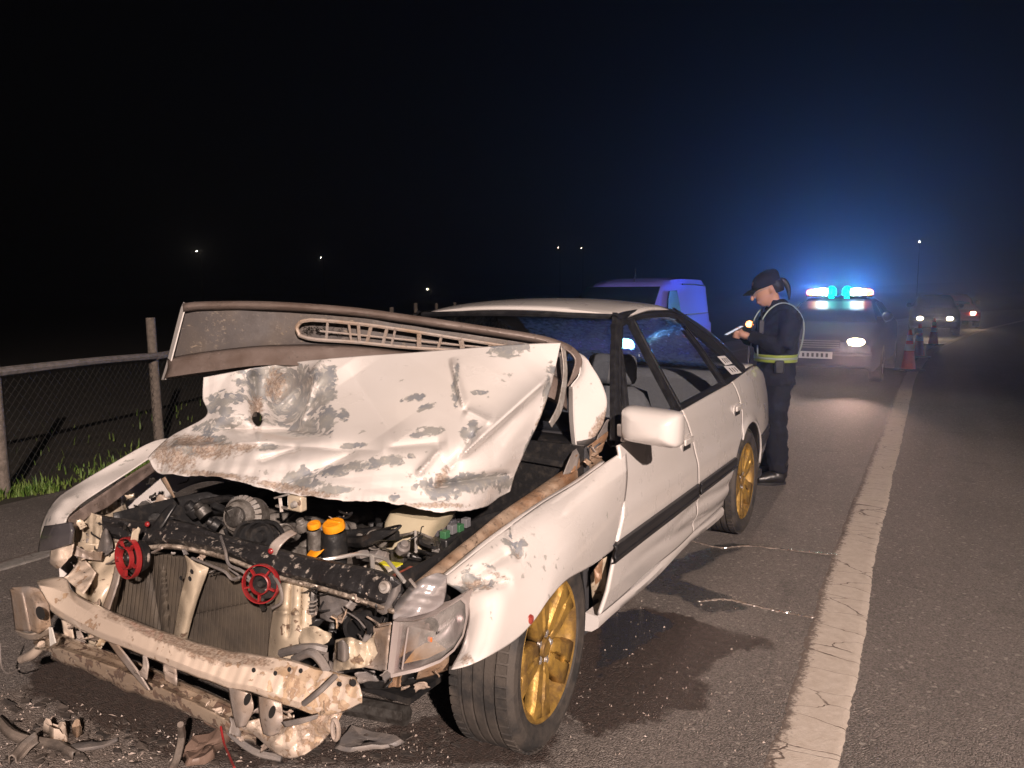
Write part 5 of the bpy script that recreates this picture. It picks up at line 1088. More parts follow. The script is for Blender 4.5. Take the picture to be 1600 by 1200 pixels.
mb = MB(); mb.tube(p3((35, 1030, -.72), (52, 1022, -.74), (66, 1008, -.74)), [.016, .018, .016], 10, 12); mb.build('broken_tube', BEAM, car)
mb = MB(); mb.tube(p3((0, 1005, -.70), (2, 1040, -.72), (14, 1052, -.73), (30, 1045, -.74)), .003, 5, 20); mb.build('wire', GREYPL, car)
# right lower brackets with oval holes, tow loop and torn lip
for rws, hx, hy in ((([(357, 1074, -.84), (363, 1110, -.85), (370, 1136, -.84)], [(372, 1078, -.86), (378, 1112, -.87), (376, 1136, -.86)], [(392, 1084, -.85), (396, 1108, -.86), (384, 1134, -.85)]), 386, 1093),
                    (([(404, 1088, -.83), (406, 1120, -.84), (412, 1146, -.83)], [(420, 1092, -.85), (424, 1122, -.86), (422, 1150, -.85)], [(440, 1098, -.84), (442, 1125, -.85), (436, 1145, -.84)]), 425, 1113)):
    o = band('lower_bracket', list(rws), BRACKET, car, nu=20, nv=14, amp=.006)
    mb = MB(); a = np.linspace(0, 2*np.pi, 20, endpoint=False); c_ = aty(hx, hy, -.885); mb.V = [c_+np.array([.010*math.cos(t)+.008*math.sin(t), 0, .018*math.sin(t)]) for t in a]; mb.F = [tuple(range(20))]; mb.build('bracket_hole', DUCT, o)
Q = surv([[(372, 1140, -.78), (400, 1150, -.79), (430, 1176, -.80), (458, 1184, -.80), (490, 1170, -.79), (520, 1140, -.76), (540, 1105, -.73)], [(385, 1128, -.79), (410, 1142, -.80), (440, 1160, -.81), (465, 1160, -.81), (492, 1145, -.79), (520, 1118, -.76), (538, 1095, -.73)], [(440, 1115, -.78), (450, 1120, -.78), (462, 1125, -.78), (480, 1120, -.78), (500, 1110, -.77), (520, 1100, -.75), (536, 1088, -.73)]], 70, 30)
Q[..., 2] += .014*vnoise(Q[..., :2]/100, 6, 97)+.022*crumple(Q[..., :2]/100, 2.6, 98); sc_ = np.clip(.5+.4*vnoise(Q[..., :2]/100, 3, 99), 0, 1)
sheet_obj('torn_valance', unp(Q), BEAM, car, .004, angle=28, attrs=dict(chip=sc_*.5, scuff=sc_*.7))
band('valance_strap', [[(440, 1128, -.86), (470, 1122, -.86), (498, 1116, -.84)], [(446, 1136, -.86), (474, 1130, -.86), (496, 1122, -.84)]], GREYPL, car, nu=14, nv=6)
mb = MB(); a = np.linspace(0, 2*np.pi, 25); c_ = aty(524, 1140, -.78); mb.tube([c_+np.array([.010*math.cos(t), 0, .026*math.sin(t)]) for t in a], .006, 6, caps=False); mb.build('tow_eye', BRACKET, car)
mb = MB(); mb.tube(p3((345, 1135, -.80), (350, 1160, -.82), (358, 1180, -.86), (366, 1199, -.90)), .0032, 6, 20); mb.build('red_wire', REDPL, car)
mb = MB(); mb.tube(p3((350, 1128, -.75), (365, 1150, -.76), (400, 1175, -.75), (440, 1185, -.72)), .010, 7, 20); mb.build('broken_pipe', GREYPL, car)
# cross tubes and subframe under the bay
mb = MB(); mb.tube([(-.6, -.45, .25), (0, -.5, .22), (.6, -.45, .25)], .03, 8, 20); mb.build('subframe', DARKMETAL, car)
band('splash_shield', [[(560, 1056, -.60), (600, 1064, -.53), (650, 1058, -.45)], [(572, 1076, -.56), (612, 1076, -.48), (655, 1070, -.42)]], BLACKPL, car, nu=20, nv=10, amp=.02)
band('wing_bracket', [[(650, 1062, -.50), (675, 1055, -.48), (700, 1046, -.46)], [(655, 1046, -.52), (680, 1036, -.49), (702, 1020, -.47)]], RUST, car, nu=16, nv=8, amp=.012)

# ---- crumpled scrap: small torn sheets, tabs and clips jammed between the larger parts
r4 = np.random.default_rng(44)
def scrap(px, py, Y, size, m, name='torn_sheet'):
    c_ = aty(px, py, Y); n = 7; u = np.linspace(-1, 1, n); U_, V_ = np.meshgrid(u, u)
    jag = 1+.10*r4.normal(size=(n, n))*(np.maximum(np.abs(U_), np.abs(V_)) > .9)
    asp = r4.uniform(.35, 1.); P = np.stack([U_*jag, V_*jag*asp, 0*U_], -1)
    f1 = r4.uniform(-.6, .6); th = r4.uniform(.5, 1.4); k = P[..., 0]-f1; bent = k > 0
    P[..., 2] = np.where(bent, k*math.sin(th), 0); P[..., 0] = np.where(bent, f1+k*math.cos(th), P[..., 0])
    f2 = r4.uniform(-.3, .3); k = P[..., 1]-f2; b2_ = k > 0; P[..., 2] += np.where(b2_, k*r4.uniform(-.8, .8), 0)
    P[..., 2] += .035*r4.normal(size=(n, n))
    ax = r4.normal(size=3); ax[1] *= .4; R3 = np.array(Matrix.Rotation(r4.uniform(0, 3.1), 3, Vector(ax).normalized())); P = P@R3.T*size
    P[..., 1] = np.clip(P[..., 1], -.04, .05)
    z = np.clip(r4.uniform(-.2, .45), 0, 1)
    return sheet_obj(name, c_+P, m, car, .003, angle=30, attrs=dict(chip=np.full((n, n), z), scuff=np.full((n, n), .25)))
for (x0, x1, y0, y1, Y0, Y1, n_, sz, ms) in (
    (90, 215, 800, 900, -.70, -.58, 20, (.012, .034), (CREAM, BRACKET, GREYPL, BEAM, BLACKPL)),
    (80, 170, 940, 1010, -.76, -.66, 14, (.012, .032), (BEAM, BRACKET, CREAM, MUD)),
    (480, 620, 930, 1060, -.68, -.56, 22, (.010, .030), (CREAM, GREYPL, BRACKET, BLACKPL, BEAM)),
    (370, 530, 1095, 1165, -.80, -.72, 16, (.010, .030), (BRACKET, BEAM, GREYPL, MUD)),
    (150, 360, 1020, 1120, -.79, -.74, 16, (.006, .018), (MUD, BRACKET, BEAM)),
    (240, 600, 850, 930, -.63, -.60, 12, (.006, .014), (BRACKET, GREYPL, STEEL)),
    (880, 950, 690, 745, .45, .66, 7, (.010, .026), (RUST, BRACKET, GREYPL)),
    (600, 700, 1040, 1075, -.56, -.46, 7, (.010, .024), (RUST, BRACKET, BLACKPL)),
    (150, 290, 745, 810, -.45, -.2, 10, (.012, .03), (BLACKPL, BRACKET, CREAM, DARKMETAL))):
    for k in range(n_):
        t = r4.uniform(); x = x0+(x1-x0)*t
        if (x0, n_) in ((240, 12),): y = np.interp(x, [240, 600], [852, 945])+r4.uniform(-6, 8)
        elif (x0, n_) in ((150, 16),): y = np.interp(x, [150, 360], [1040, 1125])+r4.uniform(-14, 12)
        else: y = r4.uniform(y0, y1)
        scrap(x, y, r4.uniform(Y0, Y1), r4.uniform(*sz), ms[r4.integers(len(ms))], ['torn_sheet', 'bent_tab', 'broken_clip'][r4.integers(3)])
# thin looms and springs among the scrap
for k in range(26):
    zone = [(100, 230, 800, 890, -.66), (240, 600, 850, 950, -.645), (490, 620, 920, 1050, -.64), (300, 640, 790, 890, -.36)][k % 4]
    x, y = r4.uniform(zone[0], zone[1]), r4.uniform(zone[2], zone[3]) if k % 4 != 1 else 0
    if k % 4 == 1: y = np.interp(x, [240, 600], [865, 950])+r4.uniform(-10, 20)
    pts = [(x, y, zone[4])]
    for j in range(4): x += r4.uniform(-14, 22); y += r4.uniform(-10, 14); pts.append((x, y, zone[4]+r4.uniform(-.04, .04)))
    mb = MB(); mb.tube(p3(*pts), r4.choice([.0018, .0025, .003, .004]), 5, 22); mb.build('wire', [BLACKPL, BLACKPL, GREYPL, DARKMETAL, BRACKET][r4.integers(5)], car)
# ------------------------------------------------------------------ other vehicles
def loft_body(st, n2=1):
    G = []
    for (y, zb, w, zs, zr, wr) in st:
        half = [(w*.90, zb), (w*.985, zb+.09), (w, zb+(zs-zb)*.5), (w*.985, zs-.04), (w*.95, zs), (wr+(w*.95-wr)*.12, zs+(zr-zs)*.86), (wr*.93, zs+(zr-zs)*.985), (wr*.55, zr+.012), (0, zr+.018)]
        full = [(x, z) for x, z in half]+[(-x, z) for x, z in half[-2::-1]]
        G.append([(x, y, z) for x, z in full])
    G = np.array(G); nu = G.shape[1]
    return np.stack([np.stack([crom(G[:, i, :], 5*len(st)) for i in range(nu)], 1)], 0)[0]
def loft_car(name, label, cat, st, loc, rz, paint, wheels, glassm, shield, side_win, lamps, lampm, group=None, tyre_r=.30, plate=None, grille=None):
    """st: stations front to back; shield: quad (w0,y0,z0,w1,y1,z1); side_win: list of (y,z) quads; lamps: (x,y,z,w,h)"""
    t = thing(name, label, cat, loc, rz, group)
    P = loft_body(st); mb = MB(); mb.grid(P); nu = P.shape[1]
    mb.F.append(tuple(range(nu))); mb.F.append(tuple(range(len(mb.V)-1, len(mb.V)-nu-1, -1))); body = mb.build('body', paint, t, angle=50)
    w0, y0, z0, w1, y1, z1 = shield; u = np.linspace(-1, 1, 9)
    G = np.array([[(w*k, y-.05*(1-k*k), z) for k in u] for w, y, z in ((w0, y0, z0), ((w0+w1)/2, (y0+y1)/2-.01, (z0+z1)/2+.01), (w1, y1, z1))])
    mb = MB(); mb.grid(G); mb.build('windscreen', glassm, t, solid=.012)
    for s in (1, -1):
        for q in side_win:
            mb = MB(); mb.prism([(s*x, y, z) for x, y, z in q], (s*.012, 0, 0)); mb.build('side_window', glassm, t, smooth=False)
        for y in wheels:
            wc = sub_empty('wheel', t, (s*(st[len(st)//2][2]-.10), y, tyre_r)); mb = MB(); mb.lathe([(tyre_r*.62, -.09), (tyre_r*.97, -.09), (tyre_r, -.05), (tyre_r, .06), (tyre_r*.96, .095), (tyre_r*.66, .10)], 28, axis=(s, 0, 0)); mb.build('tyre', RUBBER, wc)
            mb = MB(); mb.lathe([(0, .06), (tyre_r*.2, .075), (tyre_r*.6, .055), (tyre_r*.66, .09)], 24, axis=(s, 0, 0)); mb.build('rim', STEEL, wc)
        x, y, z, w, h = lamps
        mb = MB(); a = np.linspace(0, 2*np.pi, 20, endpoint=False); G = []
        for k, dy in ((1, 0), (.9, -.03), (.5, -.05), (.02, -.055)): G.append(np.stack([s*x+k*w*np.sign(np.cos(a))*np.abs(np.cos(a))**.7, y+dy+.10*np.abs(np.cos(a))*0, z+k*h*np.sin(a)], 1))
        mb.grid(np.array(G), True); mb.build('headlamp', lampm[0 if s > 0 else 1], t)
        mb = MB(); mz = shield[2]+.10; mx = shield[0]+.14
        mb.lathe([(0, -.05), (.06, -.045), (.085, -.01), (.085, .03), (0, .03)], 16, c=(s*mx, shield[1]+.22, mz), axis=(0, 1, 0)); mb.bar((s*(mx-.16), shield[1]+.22, mz-.02), (s*(mx-.05), shield[1]+.22, mz-.02), .05, .05, (0, 1, 0)); mb.build('door_mirror', BLACK, t)
    if grille:
        w, y, z0, z1 = grille
        mb = MB(); mb.box((0, y, (z0+z1)/2), (2*w, .02, z1-z0)); gr = mb.build('grille', DUCT, t, bevel=.006)
        for k in range(4): mb = MB(); mb.box((0, y-.014, z0+(k+.5)*(z1-z0)/4), (2*w*.96, .012, .012)); mb.build('grille_bar', GREYPL, gr, smooth=False)
    mb = MB(); b0 = st[0]; mb.grid(np.array([[(b0[2]*1.02*k, b0[0]-.05*(1-.4*k*k)+dy, z) for k in np.linspace(-1, 1, 13)] for z, dy in ((b0[1]+.02, .03), (b0[1]+.06, -.01), (b0[1]+.20, -.02), (b0[1]+.24, .03))])); mb.build('front_bumper', paint, t, solid=.02)
    if plate:
        x, y, z = plate; mb = MB(); mb.box((x, y, z), (.50, .008, .11)); pl = mb.build('number_plate', mat('plate_white', (.55, .54, .52), .4), t, bevel=.002)
        for k in range(6): mb = MB(); mb.box((x-.18+.07*k, y-.006, z), (.035, .002, .06)); mb.build('plate_character', BLACK, pl, smooth=False)
    return t, body
DGLASS = mat('night_glass', (.010, .012, .016), .45, spec=.08)
WARM = emit('headlamp_lit', (1.0, .80, .50), 40); WARM2 = emit('headlamp_lit_dim', (1.0, .80, .55), 26)
def lamp_light(parent_loc, tgt, W_, col, size=60, name='headlamp_beam', r=.06):
    d = bpy.data.lights.new(name, 'SPOT'); d.energy = W_; d.color = col; d.spot_size = math.radians(size); d.spot_blend = 1.0; d.shadow_soft_size = r
    o = bpy.data.objects.new(name, d); COL.objects.link(o); o.location = parent_loc; o.rotation_euler = (Vector(tgt)-Vector(parent_loc)).to_track_quat('-Z', 'Y').to_euler(); return o
# police car facing the camera
PBLUE = mat('dark_blue_paint', (.018, .020, .04), .8, spec=.03)
st = [(0, .26, .74, .62, .66, .55), (.12, .22, .82, .70, .74, .62), (.5, .20, .85, .78, .82, .68), (1.05, .20, .86, .86, .92, .70), (1.25, .20, .86, .88, 1.0, .66), (1.75, .20, .86, .90, 1.27, .56), (2.1, .20, .86, .90, 1.32, .56), (3.0, .20, .86, .91, 1.30, .55), (3.6, .22, .85, .90, 1.12, .56), (4.0, .24, .82, .86, .95, .60), (4.2, .30, .78, .80, .84, .6)]
PL = (-.02, 10.95, 0)
pol, pbody = loft_car('police_car', 'dark police car with flashing roof bar and lit headlamps behind the officer', 'police car', st, PL, 0, PBLUE, (.75, 3.3), DGLASS, (.70, 1.12, .93, .55, 1.72, 1.27),
    [[(.80, 1.35, .92), (.80, 2.15, .93), (.585, 2.1, 1.27), (.60, 1.78, 1.25)], [(.80, 2.22, .93), (.79, 3.1, .94), (.60, 2.9, 1.25), (.585, 2.17, 1.27)]], (.52, .02, .67, .125, .06), (WARM, WARM2), plate=(-.05, -.075, .46), grille=(.30, -.01, .56, .70))
mb = MB(); mb.box((0, 2.0, 1.36), (1.10, .26, .035)); lb_ = mb.build('light_bar', BLACK, pol, bevel=.01)
for sg in (-1, 1):
    for nm, x, w, h, c_, e_ in (('red_beacon', .47, .085, .055, (1, .10, .03), 22), ('amber_beacon', .40, .075, .06, (1, .55, .2), 40), ('white_beacon', .28, .14, .075, (.75, .95, 1), 110), ('green_beacon', .13, .08, .11, (.0, .70, .52), 22)):
        mb = MB(); a = np.linspace(0, np.pi, 9); mb.lathe([(h*math.sin(t), -w*math.cos(t)) for t in a], 18, c=(sg*x, 2.0-.05, 1.43), axis=(1, 0, 0)); mb.build(nm, emit(nm, c_, e_), lb_)
for sx, col_, W_ in ((-.36, (.06, .20, 1.0), 520), (.36, (.05, .24, 1.0), 520), (.05, (.0, 1.0, .62), 80)):
    d = bpy.data.lights.new('police_beacon', 'SPOT'); d.spot_size = math.radians(101); d.spot_blend = .15; d.energy = W_; d.color = col_; d.shadow_soft_size = .08
    o = bpy.data.objects.new('police_beacon', d); COL.objects.link(o); o.location = (PL[0]+sx, PL[1]+1.80, 1.47); o.rotation_euler = Vector((.02 if sx > -.2 else -.25, -1, .95)).to_track_quat('-Z', 'Y').to_euler()
lamp_light((PL[0]-.5, PL[1]+1.95, 1.50), (-2.6, 10.2, 1.35), 260, (.10, .45, 1.0), 75, 'police_side_beacon', .08)
lamp_light((PL[0]+.52, PL[1]-.12, .66), (.85, 5.6, 0), 300, (1, .62, .50), 38); lamp_light((PL[0]-.52, PL[1]-.12, .66), (-.2, 6.5, 0), 70, (1, .68, .56), 46)

# white delivery van on the verge, front to the camera
VANW = mat('van_blue', (.22, .20, .84), .3, coat=.7)
st = [(0, .25, .70, .70, .74, .55), (.10, .20, .78, .80, .84, .62), (.75, .18, .81, .95, 1.02, .66), (1.0, .18, .815, .98, 1.16, .66), (1.55, .18, .82, 1.0, 1.60, .62), (1.9, .18, .82, 1.0, 1.71, .63), (2.4, .18, .82, 1.0, 1.755, .66), (3.2, .18, .82, 1.0, 1.76, .67), (3.75, .18, .81, 1.0, 1.745, .67), (3.88, .20, .79, 1.0, 1.66, .65), (3.92, .24, .76, .98, 1.5, .62)]
VL = (-2.88, 8.3, -.08)
van, vb = loft_car('delivery_van', 'blue delivery van parked behind the wrecked car, near the beacons', 'van', st, VL, 0, VANW, (.75, 3.2), DGLASS, (.72, .84, 1.12, .635, 1.49, 1.615),
    [[(.795, 1.30, 1.02), (.795, 2.15, 1.02), (.69, 2.12, 1.56), (.70, 1.72, 1.55)]], (.62, .06, .78, .15, .10), (emit('van_lamp_lit', (.30, .85, 1.0), 45), DGLASS), grille=(.32, -.01, .55, .70))
mb = MB(); mb.box((.80, 2.95, 1.16), (.03, 1.25, .012)); mb.build('side_groove', BLACK, van); mb = MB(); mb.tube([(.70, 2.4, 1.66), (.72, 3.0, 1.66), (.70, 3.7, 1.64)], .012, 6, 12); mb.build('roof_gutter', BLACK, van)
mb = MB(); mb.lathe([(0, .25), (.006, .25), (.008, 0), (.02, -.01)], 8, c=(.1, 1.75, 1.68), axis=(0, .3, 1)); mb.build('aerial', BLACK, van)

# two vehicles further up the road with their lamps on
st = [(0, .26, .66, .56, .60, .5), (.12, .22, .72, .64, .68, .55), (.8, .20, .74, .78, .84, .58), (1.0, .2, .74, .80, .95, .56), (1.4, .2, .74, .82, 1.22, .5), (2.2, .2, .74, .82, 1.28, .5), (2.9, .2, .74, .80, 1.18, .48), (3.3, .26, .70, .74, .80, .48)]
DGREY = mat('dark_grey_paint', (.012, .012, .014), .6, spec=.2); REDP = mat('red_paint', (.42, .02, .03), .3, coat=.5)
sw = [[(.70, 1.1, .84), (.70, 2.6, .85), (.52, 2.5, 1.18), (.53, 1.45, 1.17)]]
f1, _ = loft_car('approaching_car', 'dark car with both headlamps lit beyond the traffic cones', 'car', st, (1.10, 26.3, 0), math.radians(3), DGREY, (.6, 2.7), DGLASS, (.62, .9, .86, .5, 1.4, 1.18), sw, (.42, .0, .56, .09, .055), (WARM, WARM), 'cars up the road', .27)
lamp_light((1.1, 26.0, .6), (1.6, 15, 0), 90, (1, .72, .5), 70)
f2, _ = loft_car('approaching_car', 'red car at the far right behind the dark car', 'car', st, (1.78, 33.2, 0), math.radians(10), REDP, (.6, 2.7), DGLASS, (.62, .9, .86, .5, 1.4, 1.18), sw, (.42, .0, .56, .09, .055), (WARM, WARM2), 'cars up the road', .27)
lamp_light((2.2, 32.9, .6), (3.0, 24, 0), 60, (1, .70, .5), 60)

# traffic cones on the line
CONE = mat('cone_orange', (.85, .07, .035), .5, col2=(.7, .05, .03), scale=12); REFL = mat('cone_sleeve', (.75, .73, .80), .35)
def cone(px, h, label):
    b = atz(*px); t = thing('traffic_cone', label, 'traffic cone', tuple(b), rng.uniform(0, 1), 'traffic cones along the line')
    r0, r1 = .135*h/.75, .026*h/.75
    rad = lambda z: r0+(r1-r0)*(z/h)
    mb = MB(); mb.lathe([(rad(.03), .03), (rad(h*.5), h*.5), (rad(h), h), (rad(h)*.7, h+.005), (0, h+.005)], 28); mb.build('cone_body', CONE, t)
    for z0, z1 in ((.50, .66), (.74, .88)):
        mb = MB(); mb.lathe([(rad(h*z0)+.004, h*z0), (rad(h*z1)+.004, h*z1)], 28); mb.build('reflective_sleeve', REFL, t, solid=.002)
    mb = MB(); mb.box((0, 0, .02), (.40*h/.75, .40*h/.75, .035)); mb.build('cone_base', BLACK, t, bevel=.012)
cone((1419, 579), .74, 'nearest traffic cone, standing on the white line'); cone((1435, 558), .72, 'second traffic cone, just behind the nearest one'); cone((1458, 539), .70, 'farthest traffic cone, in front of the dark car')

# distant lamps
def street_lamp(px, D, label, col_=(1, .85, .65), e_=400, r=.10):
    e_ = e_*.3
    p = aty(px[0], px[1], D); t = thing('street_lamp', label, 'street lamp', (p[0], p[1], -1), 0, 'distant lamps along the horizon'); h = p[2]+1
    mb = MB(); mb.tube([(0, 0, 0), (0, 0, h*.8), (0, 0, h+.1), (.0, -.4, h+.25), (0, -1.0, h+.2)], [.09, .07, .05, .04], 8, 20); mb.build('pole', DARKMETAL, t)
    mb = MB(); mb.lathe([(0, -.12), (r*.7, -.08), (r, 0), (r*.8, .10), (0, .14)], 14, c=(0, -1.0, h)); mb.build('lamp_head', emit('lamp_%d' % px[0], col_, e_), t)
street_lamp((313, 393), 120, 'leftmost distant street lamp above the fence'); street_lamp((505, 403), 170, 'distant street lamp above the raised bonnet, very faint', e_=150); street_lamp((673, 452), 110, 'distant lamp just left of the white car roof', e_=120)
street_lamp((875, 387), 190, 'left one of two faint distant lamps above the van', e_=100); street_lamp((911, 388), 195, 'right one of two faint distant lamps above the van', e_=80); street_lamp((1437, 378), 200, 'distant street lamp above the far cars', e_=400)
p = aty(1171, 507, 12.5); t = thing('tail_light', 'small orange tail light of an unbuilt vehicle, glowing on an added post in front of the officer', 'tail light', (p[0], p[1], -.1))  # tail light of a vehicle not built; the post is added to carry it
mb = MB(); mb.tube([(0, 0, 0), (0, 0, p[2])], .02, 8); mb.build('post', DARKMETAL, t); mb = MB(); mb.lathe([(0, 0), (.05, .01), (.07, .05), (.05, .10), (0, .12)], 16, c=(0, 0, p[2]+.05)); mb.build('lamp', emit('amber_lit', (1, .25, .06), 14), t)

# ------------------------------------------------------------------ officer looking at a phone
SKIN = mat('skin', (.40, .22, .16), .5); NAVY = mat('navy_cloth', (.008, .009, .014), .9, spec=.2, col2=(.015, .015, .022), scale=14, bump=.5, bscale=14); BOOT = mat('boot_leather', (.012, .011, .011), .35, bump=.2, bscale=50)
HAIR = mat('hair', (.012, .010, .009), .5); LIME = mat('hi_vis_band', (.24, .31, .05), .4); SILVERB = mat('reflective_band', (.25, .30, .27), .35)
FWD = np.array([-.866, -.5, 0]); per = thing('person', 'person in dark uniform with hi-vis belt and cap, looking down at a phone', 'person', (.70, 4.02, 0), math.atan2(FWD[1], FWD[0]))
def eloft(mb, secs, n=20, res=None):
    S_ = np.array(secs, float); S_ = crom(S_, res or 4*len(secs)); a = np.linspace(0, 2*np.pi, n, endpoint=False)
    G = np.array([np.stack([s[0]+s[3]*np.cos(a), s[1]+s[4]*np.sin(a), np.full(n, s[2])], 1) for s in S_]); o = len(mb.V); mb.grid(G, True)
    mb.F.append(tuple(range(o+n-1, o-1, -1))); k = len(mb.V)-n; mb.F.append(tuple(range(k, k+n)))
def remesh(o, v=.012, sm=3):
    m = o.modifiers.new('r', 'REMESH'); m.mode = 'VOXEL'; m.voxel_size = v; m.use_smooth_shade = True
    m = o.modifiers.new('s', 'SMOOTH'); m.iterations = sm; m.factor = .5; return o
mb = MB()
# head: chin, jaw, cheek, brow, crown along the bowed axis
hd = MB(); eloft(hd, [(.085, 0, 1.375, .03, .03), (.075, 0, 1.40, .058, .05), (.06, 0, 1.435, .078, .064), (.05, 0, 1.48, .092, .073), (.043, 0, 1.53, .097, .075), (.035, 0, 1.575, .088, .068), (.03, 0, 1.605, .05, .042)], 24)
hd.tube([(.150, 0, 1.485), (.168, 0, 1.462), (.160, 0, 1.448)], [.012, .016, .012], 8, 6)       # nose
hd.tube([(.132, -.022, 1.418), (.142, 0, 1.418), (.132, .022, 1.418)], [.007, .009, .007], 8, 6)  # lips
for s in (1, -1): hd.tube([(.04, s*.072, 1.50), (.03, s*.085, 1.485), (.04, s*.076, 1.455)], [.010, .015, .009], 8, 6)  # ears
Rb = np.array(Matrix.Rotation(math.radians(22), 3, 'Y')); hv = (np.array(hd.V)-[.03, 0, 1.40])@Rb.T+[.04, 0, 1.40]
mb.add(hv, hd.F)
mb.tube([(0, 0, 1.28), (.02, 0, 1.36), (.05, 0, 1.44)], [.06, .052, .055], 12, 8)
eloft(mb, [(0, 0, .82, .09, .14), (0, 0, .95, .085, .13), (.01, 0, 1.10, .10, .145), (-.01, 0, 1.25, .10, .16), (-.01, 0, 1.34, .06, .10)])
for s in (1, -1):
    mb.tube([(-.01, s*.15, 1.30), (-.01, s*.20, 1.20), (.03, s*.215, 1.07)], [.05, .045, .04], 10, 10); mb.tube([(.03, s*.215, 1.07), (.13, s*.14, 1.09), (.225, s*.065, 1.125)], [.04, .034, .026], 10, 10)
    mb.tube([(0, s*.08, .85), (.01, s*.095, .65), (.01, s*.10, .46)], [.075, .065, .05], 10, 10); mb.tube([(.01, s*.10, .46), (-.015, s*.105, .28), (-.02, s*.11, .08)], [.05, .05, .035], 10, 10)
    mb.tube([(.215, s*.068, 1.122), (.25, s*.05, 1.135), (.285, s*.036, 1.148)], [.024, .030, .026], 8, 8)   # palm
    for k in range(4):                                                                                         # fingers wrap the phone
        b = np.array([.285, s*(.040-.004*k), 1.160-.017*k]); mb.tube([b, b+[.030, -s*.004, .006], b+[.042, -s*.022, .004], b+[.034, -s*.034, 0]][:4 if k < 3 else 3], [.0085, .008, .007, .006], 6, 8)
    b = np.array([.262, s*.035, 1.162]); mb.tube([b, b+[.018, -s*.010, .022], b+[.040, -s*.016, .024]], [.010, .009, .007], 6, 8)
    mb.tube([(-.06, s*.11, .03), (.06, s*.115, .03), (.14, s*.12, .03)], [.03, .03, .025], 8, 6); mb.tube([(-.02, s*.11, .10), (-.03, s*.11, .03)], .035, 8)
remesh(mb.build('body', SKIN, per), .008, 2)
# jacket
mb = MB(); eloft(mb, [(0, 0, .76, .145, .195), (0, 0, .84, .145, .195), (-.005, 0, .95, .132, .175), (.0, 0, 1.05, .15, .185), (-.015, 0, 1.18, .155, .205), (-.03, 0, 1.28, .135, .205), (-.02, 0, 1.345, .09, .14), (.0, 0, 1.385, .072, .078), (.01, 0, 1.405, .066, .068)], 28)
for s in (1, -1):
    mb.tube([(-.03, s*.165, 1.31), (-.02, s*.225, 1.20), (.015, s*.24, 1.06)], [.075, .072, .066], 12, 12); mb.tube([(.015, s*.24, 1.06), (.11, s*.165, 1.085), (.215, s*.075, 1.125)], [.066, .056, .044], 12, 12)
o = remesh(mb.build('jacket', NAVY, per), .012, 2)
tx = bpy.data.textures.new('folds', 'CLOUDS'); tx.noise_scale = .085; dm = o.modifiers.new('d', 'DISPLACE'); dm.texture = tx; dm.strength = .05; dm.mid_level = .5
mb = MB(); eloft(mb, [(0, 0, .72, .125, .18), (0, 0, .80, .135, .185), (0, 0, .90, .12, .165)], 24)
for s in (1, -1): mb.tube([(0, s*.085, .82), (.012, s*.098, .64), (.015, s*.102, .47), (-.005, s*.107, .28), (-.012, s*.11, .10)], [.105, .093, .080, .078, .072], 14, 24)
o = remesh(mb.build('trousers', NAVY, per), .012, 2); dm = o.modifiers.new('d', 'DISPLACE'); dm.texture = tx; dm.strength = .045; dm.mid_level = .5
for s in (1, -1):
    mb = MB(); mb.tube([(-.03, s*.112, .20), (-.03, s*.112, .10), (-.03, s*.112, .06)], [.058, .055, .055], 12, 8); mb.tube([(-.055, s*.112, .055), (.03, s*.116, .058), (.10, s*.12, .045), (.15, s*.122, .038)], [.052, .052, .046, .034], 12, 12)
    o = remesh(mb.build('boot', BOOT, per), .009, 2)
    mb = MB(); a = np.linspace(0, 2*np.pi, 24, endpoint=False); q = [(.045+.125*math.cos(t), s*.115+.046*math.sin(t)+.006*math.cos(t)*s, .0) for t in a]; mb.prism(q, (0, 0, .022)); mb.build('boot_sole', BLACK, per, bevel=.004)
# belt and shoulder straps of the vest
a = np.linspace(0, 2*np.pi, 40, endpoint=False)
for z0, z1, m_, g_ in ((.985, 1.005, LIME, .012), (1.005, 1.022, SILVERB, .014), (1.022, 1.042, LIME, .012)):
    mb = MB(); mb.grid(np.array([[(-.002+(.140+g_)*math.cos(t), (.180+g_)*math.sin(t), z) for t in a] for z in (z0-.05, z1-.05)]), True); mb.build('vest_belt', m_, per, solid=.004)
for s in (1, -1):
    pth = crom([(.158, s*.075, .98), (.163, s*.085, 1.10), (.150, s*.095, 1.22), (.09, s*.10, 1.325), (.0, s*.105, 1.375), (-.10, s*.10, 1.345), (-.172, s*.09, 1.24), (-.176, s*.08, 1.10), (-.150, s*.07, .98)], 40)
    mb = MB(); mb.grid(np.stack([pth+[0, -.010, 0], pth+[.003, 0, .003], pth+[0, .010, 0]])); mb.build('vest_strap', SILVERB, per, solid=.005)
mb = MB(); mb.box((.150, .10, 1.20), (.04, .055, .10)); ra = mb.build('chest_radio', BLACK, per, bevel=.006); mb = MB(); mb.tube([(.15, .115, 1.25), (.15, .118, 1.33)], .006, 6); mb.build('radio_aerial', BLACK, ra)
for s in (1, -1):
    mb = MB(); mb.box((.142, s*.075, 1.10), (.03, .10, .10)); mb.build('jacket_pocket', NAVY, per, bevel=.008)
    mb = MB(); mb.box((.03, s*.190, .905), (.07, .03, .10)); mb.build('belt_pouch', BLACK, per, bevel=.012)
